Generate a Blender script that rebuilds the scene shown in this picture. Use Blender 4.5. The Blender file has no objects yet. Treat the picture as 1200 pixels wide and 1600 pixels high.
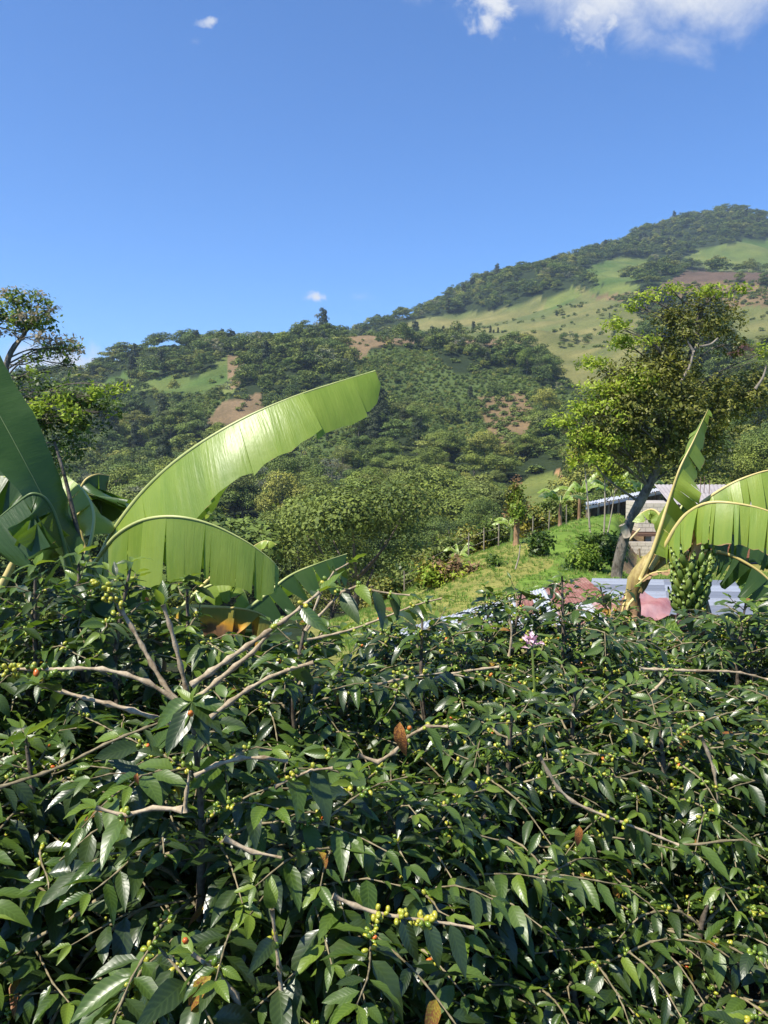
import bpy, math, random
import numpy as np
from mathutils import Vector, Matrix

# ------------------------------------------------------------------ camera
SC = bpy.context.scene
COL = SC.collection
F = 1209.0                      # focal length in photo pixels (photo 1200 x 1600)
PITCH = -math.radians(4.73)
CAMZ = 1.62
cam_d = bpy.data.cameras.new('camera')
cam_d.sensor_fit = 'VERTICAL'
cam_d.sensor_height = 24.0
cam_d.lens = 24.0 * F / 1600.0
cam_d.clip_start = 0.05
cam_d.clip_end = 20000
cam = bpy.data.objects.new('camera', cam_d)
COL.objects.link(cam)
cam.location = (0, 0, CAMZ)
cam.rotation_euler = (math.pi / 2 + PITCH, 0, 0)
SC.camera = cam

# ------------------------------------------------------------------ sky, sun, exposure
SUN_EL = math.radians(58)
SUN_ROT = math.radians(236)     # sun behind the camera's left shoulder
world = bpy.data.worlds.new('World')
SC.world = world
world.use_nodes = True
wn = world.node_tree
wn.nodes.clear()
W = lambda t: wn.nodes.new(t)
wout = W('ShaderNodeOutputWorld')
wbg = W('ShaderNodeBackground')
sky = W('ShaderNodeTexSky')
sky.sky_type = 'NISHITA'
sky.sun_disc = False
sky.sun_elevation = SUN_EL
sky.sun_rotation = SUN_ROT
sky.altitude = 1500
sky.air_density = 1.0
sky.dust_density = 0.4
sky.ozone_density = 3.5
SKY_STRENGTH = 0.100
wbg.inputs['Strength'].default_value = SKY_STRENGTH


def wmath(op, a, b=None, c=None):
    n = W('ShaderNodeMath')
    n.operation = op
    for i, v in enumerate((a, b, c)):
        if v is None:
            continue
        if isinstance(v, (int, float)):
            n.inputs[i].default_value = v
        else:
            wn.links.new(v, n.inputs[i])
    return n.outputs[0]


tc = W('ShaderNodeTexCoord')
sp = W('ShaderNodeSeparateXYZ')
wn.links.new(tc.outputs['Generated'], sp.inputs[0])
dx, dy, dz = sp.outputs
ymax = wmath('MAXIMUM', dy, 0.02)
su = wmath('DIVIDE', dx, ymax)
sv = wmath('DIVIDE', dz, ymax)
cmb = W('ShaderNodeCombineXYZ')
wn.links.new(su, cmb.inputs[0])
wn.links.new(sv, cmb.inputs[1])


def cloud_noise(scale, detail, rough, seed, dist=0.4):
    n = W('ShaderNodeTexNoise')
    n.noise_dimensions = '4D'
    n.inputs['W'].default_value = seed
    n.inputs['Scale'].default_value = scale
    n.inputs['Detail'].default_value = detail
    n.inputs['Roughness'].default_value = rough
    n.inputs['Distortion'].default_value = dist
    wn.links.new(cmb.outputs[0], n.inputs['Vector'])
    return n.outputs['Fac']


def sky_uv(px, py):
    yc = (800 - py) / F
    den = math.cos(PITCH) - yc * math.sin(PITCH)
    return (px - 600) / F / den, (math.sin(PITCH) + yc * math.cos(PITCH)) / den


nz1 = cloud_noise(9.0, 8, 0.62, 3.1)
nz2 = cloud_noise(40.0, 6, 0.6, 7.7)


def cloud(px, py, rx, ry, amount, noise, gain, off):
    """a soft-edged cloud: a region of the sky where the fractal noise is allowed to condense"""
    cu, cv = sky_uv(px, py)
    a = wmath('DIVIDE', wmath('SUBTRACT', su, cu), rx / F)
    b = wmath('DIVIDE', wmath('SUBTRACT', sv, cv), ry / F)
    r = wmath('SQRT', wmath('ADD', wmath('MULTIPLY', a, a), wmath('MULTIPLY', b, b)))
    m = wmath('SUBTRACT', 1.0, r)
    d = wmath('ADD', m, wmath('MULTIPLY', wmath('SUBTRACT', noise, 0.5), gain))
    d = wmath('SUBTRACT', d, off)
    n = W('ShaderNodeMapRange')
    n.interpolation_type = 'SMOOTHSTEP'
    n.inputs['From Min'].default_value = 0.0
    n.inputs['From Max'].default_value = 1.0
    n.inputs['To Max'].default_value = amount
    wn.links.new(d, n.inputs['Value'])
    return n.outputs[0]


CLOUDS = [cloud(1030, -62, 330, 118, 1.1, nz1, 2.1, -0.16),
          cloud(770, 5, 50, 56, 1.0, nz2, 2.4, 0.0),
          cloud(935, 8, 80, 75, 0.9, nz2, 2.2, 0.05),
          cloud(325, 35, 23, 10, 0.75, nz2, 3.6, 0.1),
          cloud(304, 65, 12, 10, 0.15, nz2, 2.0, 0.1),
          cloud(498, 465, 26, 10, 1.0, nz2, 3.0, 0.05),
          cloud(562, 464, 28, 12, 0.28, nz2, 2.2, 0.2),
          cloud(192, 562, 24, 14, 0.85, nz2, 1.2, 0.1),
          cloud(75, 566, 120, 34, 1.0, nz2, 1.8, -0.05),
          cloud(-250, 560, 260, 90, 0.8, nz1, 2.0, 0.1)]
dens = CLOUDS[0]
for c_ in CLOUDS[1:]:
    dens = wmath('MAXIMUM', dens, c_)
dens = wmath('MULTIPLY', dens, wmath('GREATER_THAN', dy, 0.05))
mix = W('ShaderNodeMixRGB')
wn.links.new(dens, mix.inputs[0])
CLOUD_L = 0.48 / SKY_STRENGTH
mix.inputs[2].default_value = (CLOUD_L * 0.95, CLOUD_L * 0.98, CLOUD_L * 1.04, 1)
SKY_GAIN = W('ShaderNodeMixRGB')
SKY_GAIN.blend_type = 'MULTIPLY'
SKY_GAIN.inputs[0].default_value = 1.0
SKY_GAIN.inputs[2].default_value = (0.54, 0.86, 1.20, 1)   # the deep blue of a clear mountain sky
wn.links.new(sky.outputs[0], SKY_GAIN.inputs[1])
wn.links.new(SKY_GAIN.outputs[0], mix.inputs[1])
wn.links.new(mix.outputs[0], wbg.inputs['Color'])
wn.links.new(wbg.outputs[0], wout.inputs['Surface'])

sun_d = bpy.data.lights.new('sun', 'SUN')
sun_d.energy = 5.0
sun_d.angle = math.radians(0.53)
sun_d.color = (1.0, 0.94, 0.83)
sun = bpy.data.objects.new('sun', sun_d)
COL.objects.link(sun)
SUN_DIR = Vector((math.sin(SUN_ROT) * math.cos(SUN_EL), math.cos(SUN_ROT) * math.cos(SUN_EL), math.sin(SUN_EL)))
sun.rotation_euler = SUN_DIR.to_track_quat('Z', 'Y').to_euler()
sun.location = SUN_DIR * 50

SC.view_settings.view_transform = 'Standard'
SC.view_settings.look = 'None'
SC.view_settings.gamma = 1.0
SC.view_settings.use_curve_mapping = False
SC.view_settings.exposure = 0.85
SC.render.engine = 'CYCLES'
SC.cycles.max_bounces = 8
SC.cycles.transparent_max_bounces = 8
SC.cycles.diffuse_bounces = 3
SC.cycles.glossy_bounces = 2
SC.cycles.transmission_bounces = 4
SC.cycles.volume_bounces = 0
SC.cycles.sample_clamp_indirect = 4.0
SC.cycles.use_denoising = True

# ------------------------------------------------------------------ helpers
RNG = np.random.default_rng(11)


def P(px, py, d):
    """world point seen at photo pixel (px, py), at forward distance d metres"""
    xc, yc = (px - 600) / F, (800 - py) / F
    y = math.cos(PITCH) - yc * math.sin(PITCH)
    z = math.sin(PITCH) + yc * math.cos(PITCH)
    return np.array((xc / y * d, d, CAMZ + z / y * d))


def slope_of(py):
    yc = (800 - np.asarray(py, float)) / F
    return (math.sin(PITCH) + yc * math.cos(PITCH)) / (math.cos(PITCH) - yc * math.sin(PITCH))


def project(p):
    p = np.asarray(p, float)
    x, y, z = p[..., 0], p[..., 1], p[..., 2] - CAMZ
    c, s = math.cos(PITCH), math.sin(PITCH)
    dep = np.maximum(y * c + z * s, 1e-3)
    return 600 + F * x / dep, 800 - F * (z * c - y * s) / dep, dep


def nrm(v):
    v = np.asarray(v, float)
    return v / np.maximum(np.linalg.norm(v, axis=-1, keepdims=True), 1e-9)


def mesh(name, V, faces, uv=None, mats=(), smooth=False, midx=None, col=None):
    """faces: list of (n, k) integer arrays (k = 3 or 4); uv: (n_vert, 2) per vertex; col: (n_vert, 3) per vertex"""
    me = bpy.data.meshes.new(name)
    V = np.asarray(V, np.float32).reshape(-1, 3)
    if not isinstance(faces, (list, tuple)):
        faces = [faces]
    faces = [np.asarray(f, np.int32) for f in faces if len(f)]
    loops = np.concatenate([f.ravel() for f in faces]) if faces else np.zeros(0, np.int32)
    tot = np.concatenate([np.full(len(f), f.shape[1], np.int32) for f in faces]) if faces else np.zeros(0, np.int32)
    me.vertices.add(len(V))
    me.vertices.foreach_set('co', V.ravel())
    me.loops.add(len(loops))
    me.loops.foreach_set('vertex_index', loops)
    me.polygons.add(len(tot))
    me.polygons.foreach_set('loop_start', np.concatenate([[0], np.cumsum(tot)[:-1]]).astype(np.int32))
    me.polygons.foreach_set('loop_total', tot)
    if midx is not None:
        me.polygons.foreach_set('material_index', np.asarray(midx, np.int32))
    if uv is not None:
        l = me.uv_layers.new(name='UVMap')
        l.data.foreach_set('uv', np.asarray(uv, np.float32)[loops].ravel())
    if col is not None:
        a = me.color_attributes.new('Col', 'FLOAT_COLOR', 'POINT')
        c4 = np.ones((len(V), 4), np.float32)
        c4[:, :3] = col
        a.data.foreach_set('color', c4.ravel())
    me.polygons.foreach_set('use_smooth', np.full(len(tot), smooth, bool))
    for m in mats:
        me.materials.append(m)
    me.update()
    me.validate()
    return me


def link(name, me, parent=None, loc=None):
    o = bpy.data.objects.new(name, me)
    COL.objects.link(o)
    if parent is not None:
        o.parent = parent
    if loc is not None:
        o.location = loc
    return o


def tag(o, label=None, cat=None, group=None, kind=None):
    for k, v in (('label', label), ('category', cat), ('group', group), ('kind', kind)):
        if v:
            o[k] = v
    return o


def thing(name, label, cat, loc, group=None):
    o = bpy.data.objects.new(name, None)
    COL.objects.link(o)
    o.location = loc
    o.empty_display_size = 0.1
    return tag(o, label, cat, group)


class MB:
    """collects geometry of one part; vertices are given in world space, base subtracted on build"""

    def __init__(self):
        self.V, self.F4, self.F3, self.UV = [], [], [], []
        self.n = 0

    def add(self, V, F4=None, F3=None, uv=None):
        V = np.asarray(V, float).reshape(-1, 3)
        self.V.append(V)
        if F4 is not None and len(F4):
            self.F4.append(np.asarray(F4) + self.n)
        if F3 is not None and len(F3):
            self.F3.append(np.asarray(F3) + self.n)
        self.UV.append(np.zeros((len(V), 2)) if uv is None else np.asarray(uv, float))
        self.n += len(V)

    def tube(self, pts, rad, seg=6, cap=True):
        pts = np.asarray(pts, float)
        n = len(pts)
        rad = np.broadcast_to(np.asarray(rad, float), (n,))
        T = nrm(np.gradient(pts, axis=0))
        ref = np.array((0.0, 0, 1)) if abs(T[0][2]) < 0.9 else np.array((1.0, 0, 0))
        a = nrm(np.cross(T, ref))
        b = nrm(np.cross(T, a))
        ang = np.arange(seg) * 2 * math.pi / seg
        V = (pts[:, None, :] + rad[:, None, None] * (a[:, None, :] * np.cos(ang)[None, :, None] + b[:, None, :] * np.sin(ang)[None, :, None]))
        i = np.arange(n - 1)[:, None] * seg
        j = np.arange(seg)[None, :]
        j2 = (j + 1) % seg
        Fq = np.stack([i + j, i + j2, i + seg + j2, i + seg + j], -1).reshape(-1, 4)
        ln = np.concatenate([[0], np.cumsum(np.linalg.norm(np.diff(pts, axis=0), axis=1))])
        uv = np.stack([np.broadcast_to(np.arange(seg)[None, :] / seg, (n, seg)), np.broadcast_to(ln[:, None], (n, seg))], -1).reshape(-1, 2)
        V = V.reshape(-1, 3)
        F3 = []
        if cap:
            V = np.concatenate([V, pts[:1], pts[-1:]])
            uv = np.concatenate([uv, [[0, 0], [0, ln[-1]]]])
            c0, c1 = n * seg, n * seg + 1
            F3 = [(c0, k, (k + 1) % seg) for k in range(seg)] + [(c1, (n - 1) * seg + (k + 1) % seg, (n - 1) * seg + k) for k in range(seg)]
        self.add(V, Fq, F3, uv)
        return self

    def box(self, c, s, ax=None):
        """box at c with full sizes s; ax = 3x3 rows of local axes"""
        c, s = np.asarray(c, float), np.asarray(s, float) / 2
        ax = np.eye(3) if ax is None else np.asarray(ax, float)
        k = np.array([(-1, -1, -1), (1, -1, -1), (1, 1, -1), (-1, 1, -1), (-1, -1, 1), (1, -1, 1), (1, 1, 1), (-1, 1, 1)], float)
        self.add(c + (k * s) @ ax, [(0, 3, 2, 1), (4, 5, 6, 7), (0, 1, 5, 4), (1, 2, 6, 5), (2, 3, 7, 6), (3, 0, 4, 7)])
        return self

    def build(self, name, mat, parent=None, base=(0, 0, 0), smooth=False, kind=None):
        V = np.concatenate(self.V) - np.asarray(base, float)
        fs = []
        if self.F4:
            fs.append(np.concatenate(self.F4))
        if self.F3:
            fs.append(np.concatenate(self.F3))
        mats = mat if isinstance(mat, (list, tuple)) else [mat]
        o = link(name, mesh(name, V, fs, np.concatenate(self.UV), mats, smooth), parent)
        if kind:
            o['kind'] = kind
        return o


def catmull(pts, n):
    pts = np.asarray(pts, float)
    if len(pts) == 2:
        return pts[0] + (pts[1] - pts[0]) * np.linspace(0, 1, n)[:, None]
    p = np.concatenate([[2 * pts[0] - pts[1]], pts, [2 * pts[-1] - pts[-2]]])
    t = np.linspace(0, len(pts) - 1 - 1e-9, n)
    i = np.floor(t).astype(int)
    f = (t - i)[:, None]
    a, b, c, d = p[i], p[i + 1], p[i + 2], p[i + 3]
    return 0.5 * ((2 * b) + (c - a) * f + (2 * a - 5 * b + 4 * c - d) * f ** 2 + (3 * b - a - 3 * c + d) * f ** 3)


def _hash(ix, iy, seed):
    n = (ix.astype(np.int64) * 374761393 + iy.astype(np.int64) * 668265263 + seed * 974634533) & 0xffffffff
    n = ((n ^ (n >> 13)) * 1274126177) & 0xffffffff
    return ((n ^ (n >> 16)) & 0xffff) / 65535.0


def vnoise(x, y, seed=0):
    ix, iy = np.floor(x).astype(np.int64), np.floor(y).astype(np.int64)
    fx, fy = x - ix, y - iy
    fx, fy = fx * fx * (3 - 2 * fx), fy * fy * (3 - 2 * fy)
    a, b = _hash(ix, iy, seed), _hash(ix + 1, iy, seed)
    c, d = _hash(ix, iy + 1, seed), _hash(ix + 1, iy + 1, seed)
    return (a + (b - a) * fx) * (1 - fy) + (c + (d - c) * fx) * fy - 0.5


def fbm(x, y, seed=0, octaves=4):
    v, amp = 0, 1.0
    for k in range(octaves):
        v = v + amp * vnoise(x * 2 ** k, y * 2 ** k, seed + k)
        amp *= 0.5
    return v


def in_poly(px, py, poly):
    inside = np.zeros(np.shape(px), bool)
    n = len(poly)
    for i in range(n):
        x0, y0 = poly[i]
        x1, y1 = poly[(i + 1) % n]
        if y0 == y1:
            continue
        c = ((y0 > py) != (y1 > py)) & (px < (x1 - x0) * (py - y0) / (y1 - y0) + x0)
        inside ^= c
    return inside


# ------------------------------------------------------------------ materials
class Mat:
    """tiny wrapper for building a node material"""

    def __init__(self, name):
        self.m = bpy.data.materials.new(name)
        self.m.use_nodes = True
        self.t = self.m.node_tree
        self.t.nodes.clear()
        self.out = self.t.nodes.new('ShaderNodeOutputMaterial')

    def n(self, kind, **kw):
        nd = self.t.nodes.new(kind)
        for k, v in kw.items():
            setattr(nd, k, v)
        return nd

    def l(self, a, b):
        self.t.links.new(a, b)

    def set(self, sock, v):
        if isinstance(v, (int, float)):
            sock.default_value = v
        elif isinstance(v, tuple):
            sock.default_value = v if len(v) == 4 or len(sock.default_value) == 3 else v + (1,)
        else:
            self.l(v, sock)

    def noise(self, scale, detail=3, rough=0.55, vec=None, dist=0.0):
        nd = self.n('ShaderNodeTexNoise')
        nd.inputs['Scale'].default_value = scale
        nd.inputs['Detail'].default_value = detail
        nd.inputs['Roughness'].default_value = rough
        nd.inputs['Distortion'].default_value = dist
        if vec is not None:
            self.l(vec, nd.inputs['Vector'])
        return nd.outputs['Fac']

    def math(self, op, a, b=None, clamp=False):
        nd = self.n('ShaderNodeMath', operation=op)
        nd.use_clamp = clamp
        self.set(nd.inputs[0], a)
        if b is not None:
            self.set(nd.inputs[1], b)
        return nd.outputs[0]

    def ramp(self, fac, stops):
        nd = self.n('ShaderNodeValToRGB')
        e = nd.color_ramp.elements
        while len(e) < len(stops):
            e.new(0.5)
        for i, (p, c) in enumerate(stops):
            e[i].position = p
            e[i].color = tuple(c) + (1,)
        self.set(nd.inputs[0], fac)
        return nd.outputs[0]

    def mix(self, fac, a, b, mode='MIX'):
        nd = self.n('ShaderNodeMixRGB', blend_type=mode)
        self.set(nd.inputs[0], fac)
        self.set(nd.inputs[1], a)
        self.set(nd.inputs[2], b)
        return nd.outputs[0]

    def range(self, v, a, b, c, d):
        nd = self.n('ShaderNodeMapRange')
        self.set(nd.inputs['Value'], v)
        for k, x in zip(('From Min', 'From Max', 'To Min', 'To Max'), (a, b, c, d)):
            nd.inputs[k].default_value = x
        return nd.outputs[0]

    def obj_co(self):
        return self.n('ShaderNodeTexCoord').outputs['Object']

    def uv(self):
        return self.n('ShaderNodeTexCoord').outputs['UV']

    def pos(self):
        return self.n('ShaderNodeNewGeometry').outputs['Position']

    def rnd(self):
        return self.n('ShaderNodeObjectInfo').outputs['Random']

    def bump(self, h, strength=0.5, dist=0.01):
        nd = self.n('ShaderNodeBump')
        nd.inputs['Strength'].default_value = strength
        nd.inputs['Distance'].default_value = dist
        self.l(h, nd.inputs['Height'])
        return nd.outputs[0]

    def finish(self, color, rough=0.7, spec=0.4, normal=None, trans=0.0, trans_col=None, metallic=0.0, coat=0.0):
        p = self.n('ShaderNodeBsdfPrincipled')
        self.set(p.inputs['Base Color'], color)
        self.set(p.inputs['Roughness'], rough)
        self.set(p.inputs['Metallic'], metallic)
        self.set(p.inputs['Specular IOR Level'], spec)
        if coat:
            p.inputs['Coat Weight'].default_value = coat
            p.inputs['Coat Roughness'].default_value = 0.25
        if normal is not None:
            self.l(normal, p.inputs['Normal'])
        res = p.outputs[0]
        if trans:
            t = self.n('ShaderNodeBsdfTranslucent')
            self.set(t.inputs['Color'], trans_col if trans_col is not None else color)
            if normal is not None:
                self.l(normal, t.inputs['Normal'])
            ms = self.n('ShaderNodeMixShader')
            self.set(ms.inputs[0], trans)
            self.l(res, ms.inputs[1])
            self.l(t.outputs[0], ms.inputs[2])
            res = ms.outputs[0]
        self.l(res, self.out.inputs['Surface'])
        return self.m


def foliage_mat(name, dark, light, trans=0.3, rough=0.6, spec=0.25, hue_var=0.25):
    """leaf cards: uv.x = random per leaf clump, uv.y = random per bough; Object Info Random varies the whole tree"""
    m = Mat(name)
    s = m.n('ShaderNodeSeparateXYZ')
    m.l(m.uv(), s.inputs[0])
    f = m.math('ADD', m.math('MULTIPLY', s.outputs[0], 0.40), m.math('MULTIPLY', s.outputs[1], 0.60))
    c = m.ramp(f, [(0.12, dark), (0.88, light)])
    r = m.rnd()
    tint = m.ramp(r, [(0.0, (0.58, 0.68, 0.72)), (0.35, (0.88, 0.94, 0.8)), (0.7, (1.18, 1.12, 0.9)), (1.0, (1.5, 1.3, 0.9))])
    c = m.mix(hue_var * 3.0 if hue_var < 0.33 else 1.0, c, tint, 'MULTIPLY')
    return m.finish(c, rough, spec, None, trans)


def bark_mat(name, a, b, scale=9.0, zs=0.25):
    m = Mat(name)
    mp = m.n('ShaderNodeMapping')
    mp.inputs['Scale'].default_value = (1, 1, zs)
    m.l(m.obj_co(), mp.inputs[0])
    n1 = m.noise(scale, 5, 0.65, mp.outputs[0])
    n2 = m.noise(scale * 4, 3, 0.6, mp.outputs[0])
    c = m.ramp(n1, [(0.32, a), (0.68, b)])
    return m.finish(c, 0.9, 0.15, m.bump(m.math('ADD', n1, m.math('MULTIPLY', n2, 0.5)), 0.8, 0.03))
# ------------------------------------------------------------------ terrain
COLS = np.array([-600, 0, 130, 250, 380, 500, 620, 700, 800, 900, 960, 1000, 1100, 1200, 1800], float)
ROWS = [
    (14,   [1010, 1010, 1010, 1010, 1010, 1010, 1003, 995, 985, 978, 975, 972, 970, 968, 968]),
    (20,   [1000, 1000, 1000, 1000, 1000, 990, 965, 945, 930, 915, 910, 915, 925, 930, 930]),
    (27,   [1000, 1000, 1000, 1000, 995, 975, 940, 905, 872, 865, 885, 900, 905, 905, 905]),
    (34,   [1005, 1005, 1005, 1005, 1000, 985, 938, 886, 848, 828, 838, 893, 898, 898, 895]),
    (44,   [1012, 1012, 1012, 1012, 1010, 1000, 965, 915, 860, 815, 806, 850, 882, 880, 875]),
    (54,   [1018, 1018, 1018, 1018, 1015, 1008, 990, 960, 905, 835, 806, 806, 836, 838, 836]),
    (75,   [1010, 1010, 1010, 1010, 1010, 1008, 1003, 985, 945, 870, 840, 832, 826, 824, 826]),
    (105,  [985, 985, 985, 985, 983, 980, 978, 968, 935, 872, 848, 838, 820, 812, 818]),
    (145,  [935, 935, 933, 930, 926, 922, 920, 912, 885, 842, 824, 812, 792, 785, 795]),
    (200,  [878, 874, 868, 862, 858, 852, 848, 842, 822, 792, 778, 770, 756, 748, 752]),
    (300,  [792, 782, 776, 770, 764, 758, 754, 748, 736, 718, 708, 702, 692, 684, 684]),
    (440,  [712, 700, 690, 682, 672, 660, 648, 640, 632, 620, 614, 610, 602, 596, 592]),
    (580,  [660, 652, 640, 610, 592, 582, 578, 576, 570, 558, 552, 548, 540, 532, 528]),
    (680,  [645, 636, 622, 580, 552, 536, 528, 526, 524, 518, 514, 512, 506, 500, 498]),
    (720,  [645, 636, 622, 579, 546, 530, 524, 518, 512, 504, 500, 498, 494, 490, 488]),
    (900,  [690, 672, 655, 640, 610, 566, 524, 504, 480, 466, 462, 460, 456, 454, 452]),
    (1200, [750, 730, 715, 700, 660, 580, 514, 474, 436, 424, 420, 418, 416, 416, 424]),
    (1650, [780, 770, 750, 735, 720, 690, 620, 510, 446, 402, 382, 366, 345, 350, 400]),
    (2150, [760, 740, 730, 720, 710, 700, 660, 560, 500, 460, 440, 420, 400, 400, 440]),
    (3000, [650, 604, 600, 606, 640, 700, 700, 690, 680, 660, 650, 650, 650, 650, 650]),
    (4400, [740, 735, 735, 735, 735, 735, 735, 735, 735, 735, 735, 735, 735, 735, 735]),
]
RD = np.array([r[0] for r in ROWS], float)
RT = np.array([r[1] for r in ROWS], float)
LRD = np.log(RD)


def _cubic(t, axis_vals, table_getter):
    n = len(axis_vals)
    i = np.clip(np.searchsorted(axis_vals, t, side='right') - 1, 0, n - 2)
    f = np.clip((t - axis_vals[i]) / (axis_vals[i + 1] - axis_vals[i]), 0, 1)
    return i, f


def _herm(p0, p1, p2, p3, h0, h1, h2, f):
    """monotone cubic Hermite through p1, p2"""
    d0, d1, d2 = (p1 - p0) / h0, (p2 - p1) / h1, (p3 - p2) / h2
    m1 = np.where(d0 * d1 > 0, 2 * d0 * d1 / np.where(d0 + d1 == 0, 1, d0 + d1), 0)
    m2 = np.where(d1 * d2 > 0, 2 * d1 * d2 / np.where(d1 + d2 == 0, 1, d1 + d2), 0)
    f2, f3 = f * f, f * f * f
    return (2 * f3 - 3 * f2 + 1) * p1 + (f3 - 2 * f2 + f) * h1 * m1 + (-2 * f3 + 3 * f2) * p2 + (f3 - f2) * h1 * m2


def _row_at(k, px):
    """screen row of the ground at distance RD[k] for pixel columns px"""
    T = RT[k]
    i, f = _cubic(np.clip(px, COLS[0], COLS[-1]), COLS, None)
    i0, i3 = np.maximum(i - 1, 0), np.minimum(i + 2, len(COLS) - 1)
    h0 = np.maximum(COLS[i] - COLS[i0], 1)
    h2 = np.maximum(COLS[i3] - COLS[i + 1], 1)
    return _herm(T[k * 0 + np.arange(len(i)), i0] if T.ndim > 1 else T[i0], T[i], T[i + 1], T[i3], h0, COLS[i + 1] - COLS[i], h2, f)


def ground_py(px, d):
    px = np.asarray(px, float).ravel()
    d = np.asarray(d, float).ravel()
    lt = np.log(np.clip(d, 14, RD[-1]))
    i, f = _cubic(lt, LRD, None)
    nR = len(RD)
    idx = [np.maximum(i - 1, 0), i, i + 1, np.minimum(i + 2, nR - 1)]
    allrows = {}
    vals = []
    for q in idx:
        v = np.zeros(len(px))
        for k in np.unique(q):
            m = q == k
            v[m] = _row_1d(k, px[m])
        vals.append(v)
    h = [np.maximum(LRD[idx[1]] - LRD[idx[0]], 1e-3), LRD[idx[2]] - LRD[idx[1]], np.maximum(LRD[idx[3]] - LRD[idx[2]], 1e-3)]
    return _herm(*vals, *h, f)


def _row_1d(k, px):
    T = RT[k]
    i, f = _cubic(np.clip(px, COLS[0], COLS[-1]), COLS, None)
    i0, i3 = np.maximum(i - 1, 0), np.minimum(i + 2, len(COLS) - 1)
    h0 = np.maximum(COLS[i] - COLS[i0], 1)
    h2 = np.maximum(COLS[i3] - COLS[i + 1], 1)
    return _herm(T[i0], T[i], T[i + 1], T[i3], h0, COLS[i + 1] - COLS[i], h2, f)


def px_of(x, y):
    return 600 + F * np.asarray(x, float) / np.maximum(np.asarray(y, float), 14.0)


def H(x, y):
    """terrain height (world z)"""
    sh = np.shape(x)
    x, y = np.asarray(x, float).ravel(), np.asarray(y, float).ravel()
    px = px_of(x, y)
    d = np.maximum(y, 14.0)
    z = CAMZ + slope_of(ground_py(px, d)) * d
    # gullies and spurs, growing with distance
    amp = np.clip((d - 70) / 500, 0, 1)
    z = z + amp * (38 * fbm(x / 190 + 3.3, y / 190, 5, 3) + 12 * fbm(x / 60, y / 60 + 9, 9, 3)) * np.clip(1.2 - d / 5200, 0.3, 1)
    z = z + np.clip((d - 16) / 14, 0, 1) * 0.22 * fbm(x / 3.1, y / 3.1, 21, 3) * np.clip((90 - d) / 40, 0, 1)
    near = y < 14
    if near.any():
        t = np.clip(y[near] / 14.0, -3, 1)
        z0 = -0.02 - 0.06 * np.clip(y[near], -40, 4) * (y[near] < 0)
        z[near] = np.where(t > 0, z0 + (z[near] - z0) * (t * t * 0.55 + t * 0.45), z0) + 0.05 * fbm(x[near] / 0.8, y[near] / 0.8, 31, 3)
    return z.reshape(sh)


# land cover, as outlines of the fields in the photograph's coordinates of the ground they lie on
GREEN1 = [(205, 604), (262, 584), (300, 592), (352, 556), (380, 560), (366, 612), (330, 620), (270, 618), (225, 614)]
GREEN2 = [(150, 602), (205, 578), (262, 570), (240, 584), (205, 600), (160, 612)]
CROP1 = [(275, 622), (330, 620), (362, 614), (340, 640), (318, 662), (285, 668)]
SOIL1 = [(312, 664), (345, 628), (405, 612), (412, 655), (330, 672)]
SOIL1B = [(352, 556), (384, 558), (372, 606), (360, 608)]
SOIL2 = [(515, 512), (560, 514), (640, 522), (795, 530), (795, 541), (640, 536), (575, 546), (562, 562), (546, 556), (530, 532)]
TAN1 = [(590, 520), (650, 500), (720, 490), (800, 478), (860, 462), (900, 448), (965, 468), (1010, 500), (1010, 600), (960, 620), (900, 612), (862, 575), (830, 545), (790, 540), (700, 534)]
MGREEN1 = [(900, 428), (960, 402), (1012, 404), (1012, 432), (960, 444), (930, 442)]
MGREEN2 = [(925, 446), (1004, 440), (990, 456), (925, 458)]
MGREEN3 = [(1064, 412), (1092, 390), (1230, 368), (1230, 424), (1120, 424)]
DARKSOIL = [(1030, 446), (1072, 424), (1150, 426), (1230, 426), (1230, 440), (1100, 440)]
MTAN = [(925, 462), (1000, 452), (1080, 436), (1130, 440), (1230, 452), (1230, 484), (1000, 478)]
PAST = [(1125, 482), (1230, 478), (1230, 566), (1140, 556)]
LIGHT = [(845, 478), (895, 448), (912, 460), (872, 482)]
BROWN = [(744, 622), (812, 612), (838, 650), (822, 694), (768, 682)]
BROWN2 = [(760, 684), (830, 690), (820, 706), (780, 702)]
CROP5 = [(860, 610), (960, 620), (940, 700), (860, 720)]
CROP2 = [(400, 668), (472, 650), (562, 655), (552, 722), (482, 748), (420, 744)]
CROP3 = [(545, 556), (600, 546), (680, 552), (720, 590), (650, 650), (575, 632)]
CROP4 = [(640, 650), (720, 585), (800, 575), (850, 610), (840, 700), (770, 715), (690, 700)]
VALG = [(770, 774), (830, 742), (884, 738), (905, 772), (880, 806), (800, 806)]
VALG2 = [(1150, 700), (1220, 660), (1220, 720), (1170, 730)]
(FOREST, GREEN, TAN, SOIL, CROP, SHRUB, MOUND, YELLOW, LITTER, DSOIL) = range(10)
COVER_COL = {FOREST: (0.022, 0.034, 0.014), GREEN: (0.112, 0.130, 0.038), TAN: (0.150, 0.138, 0.054), SOIL: (0.185, 0.130, 0.078),
             CROP: (0.070, 0.100, 0.032), SHRUB: (0.155, 0.110, 0.060), MOUND: (0.125, 0.20, 0.035), YELLOW: (0.215, 0.21, 0.062),
             LITTER: (0.045, 0.032, 0.02), DSOIL: (0.10, 0.07, 0.055)}


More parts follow.
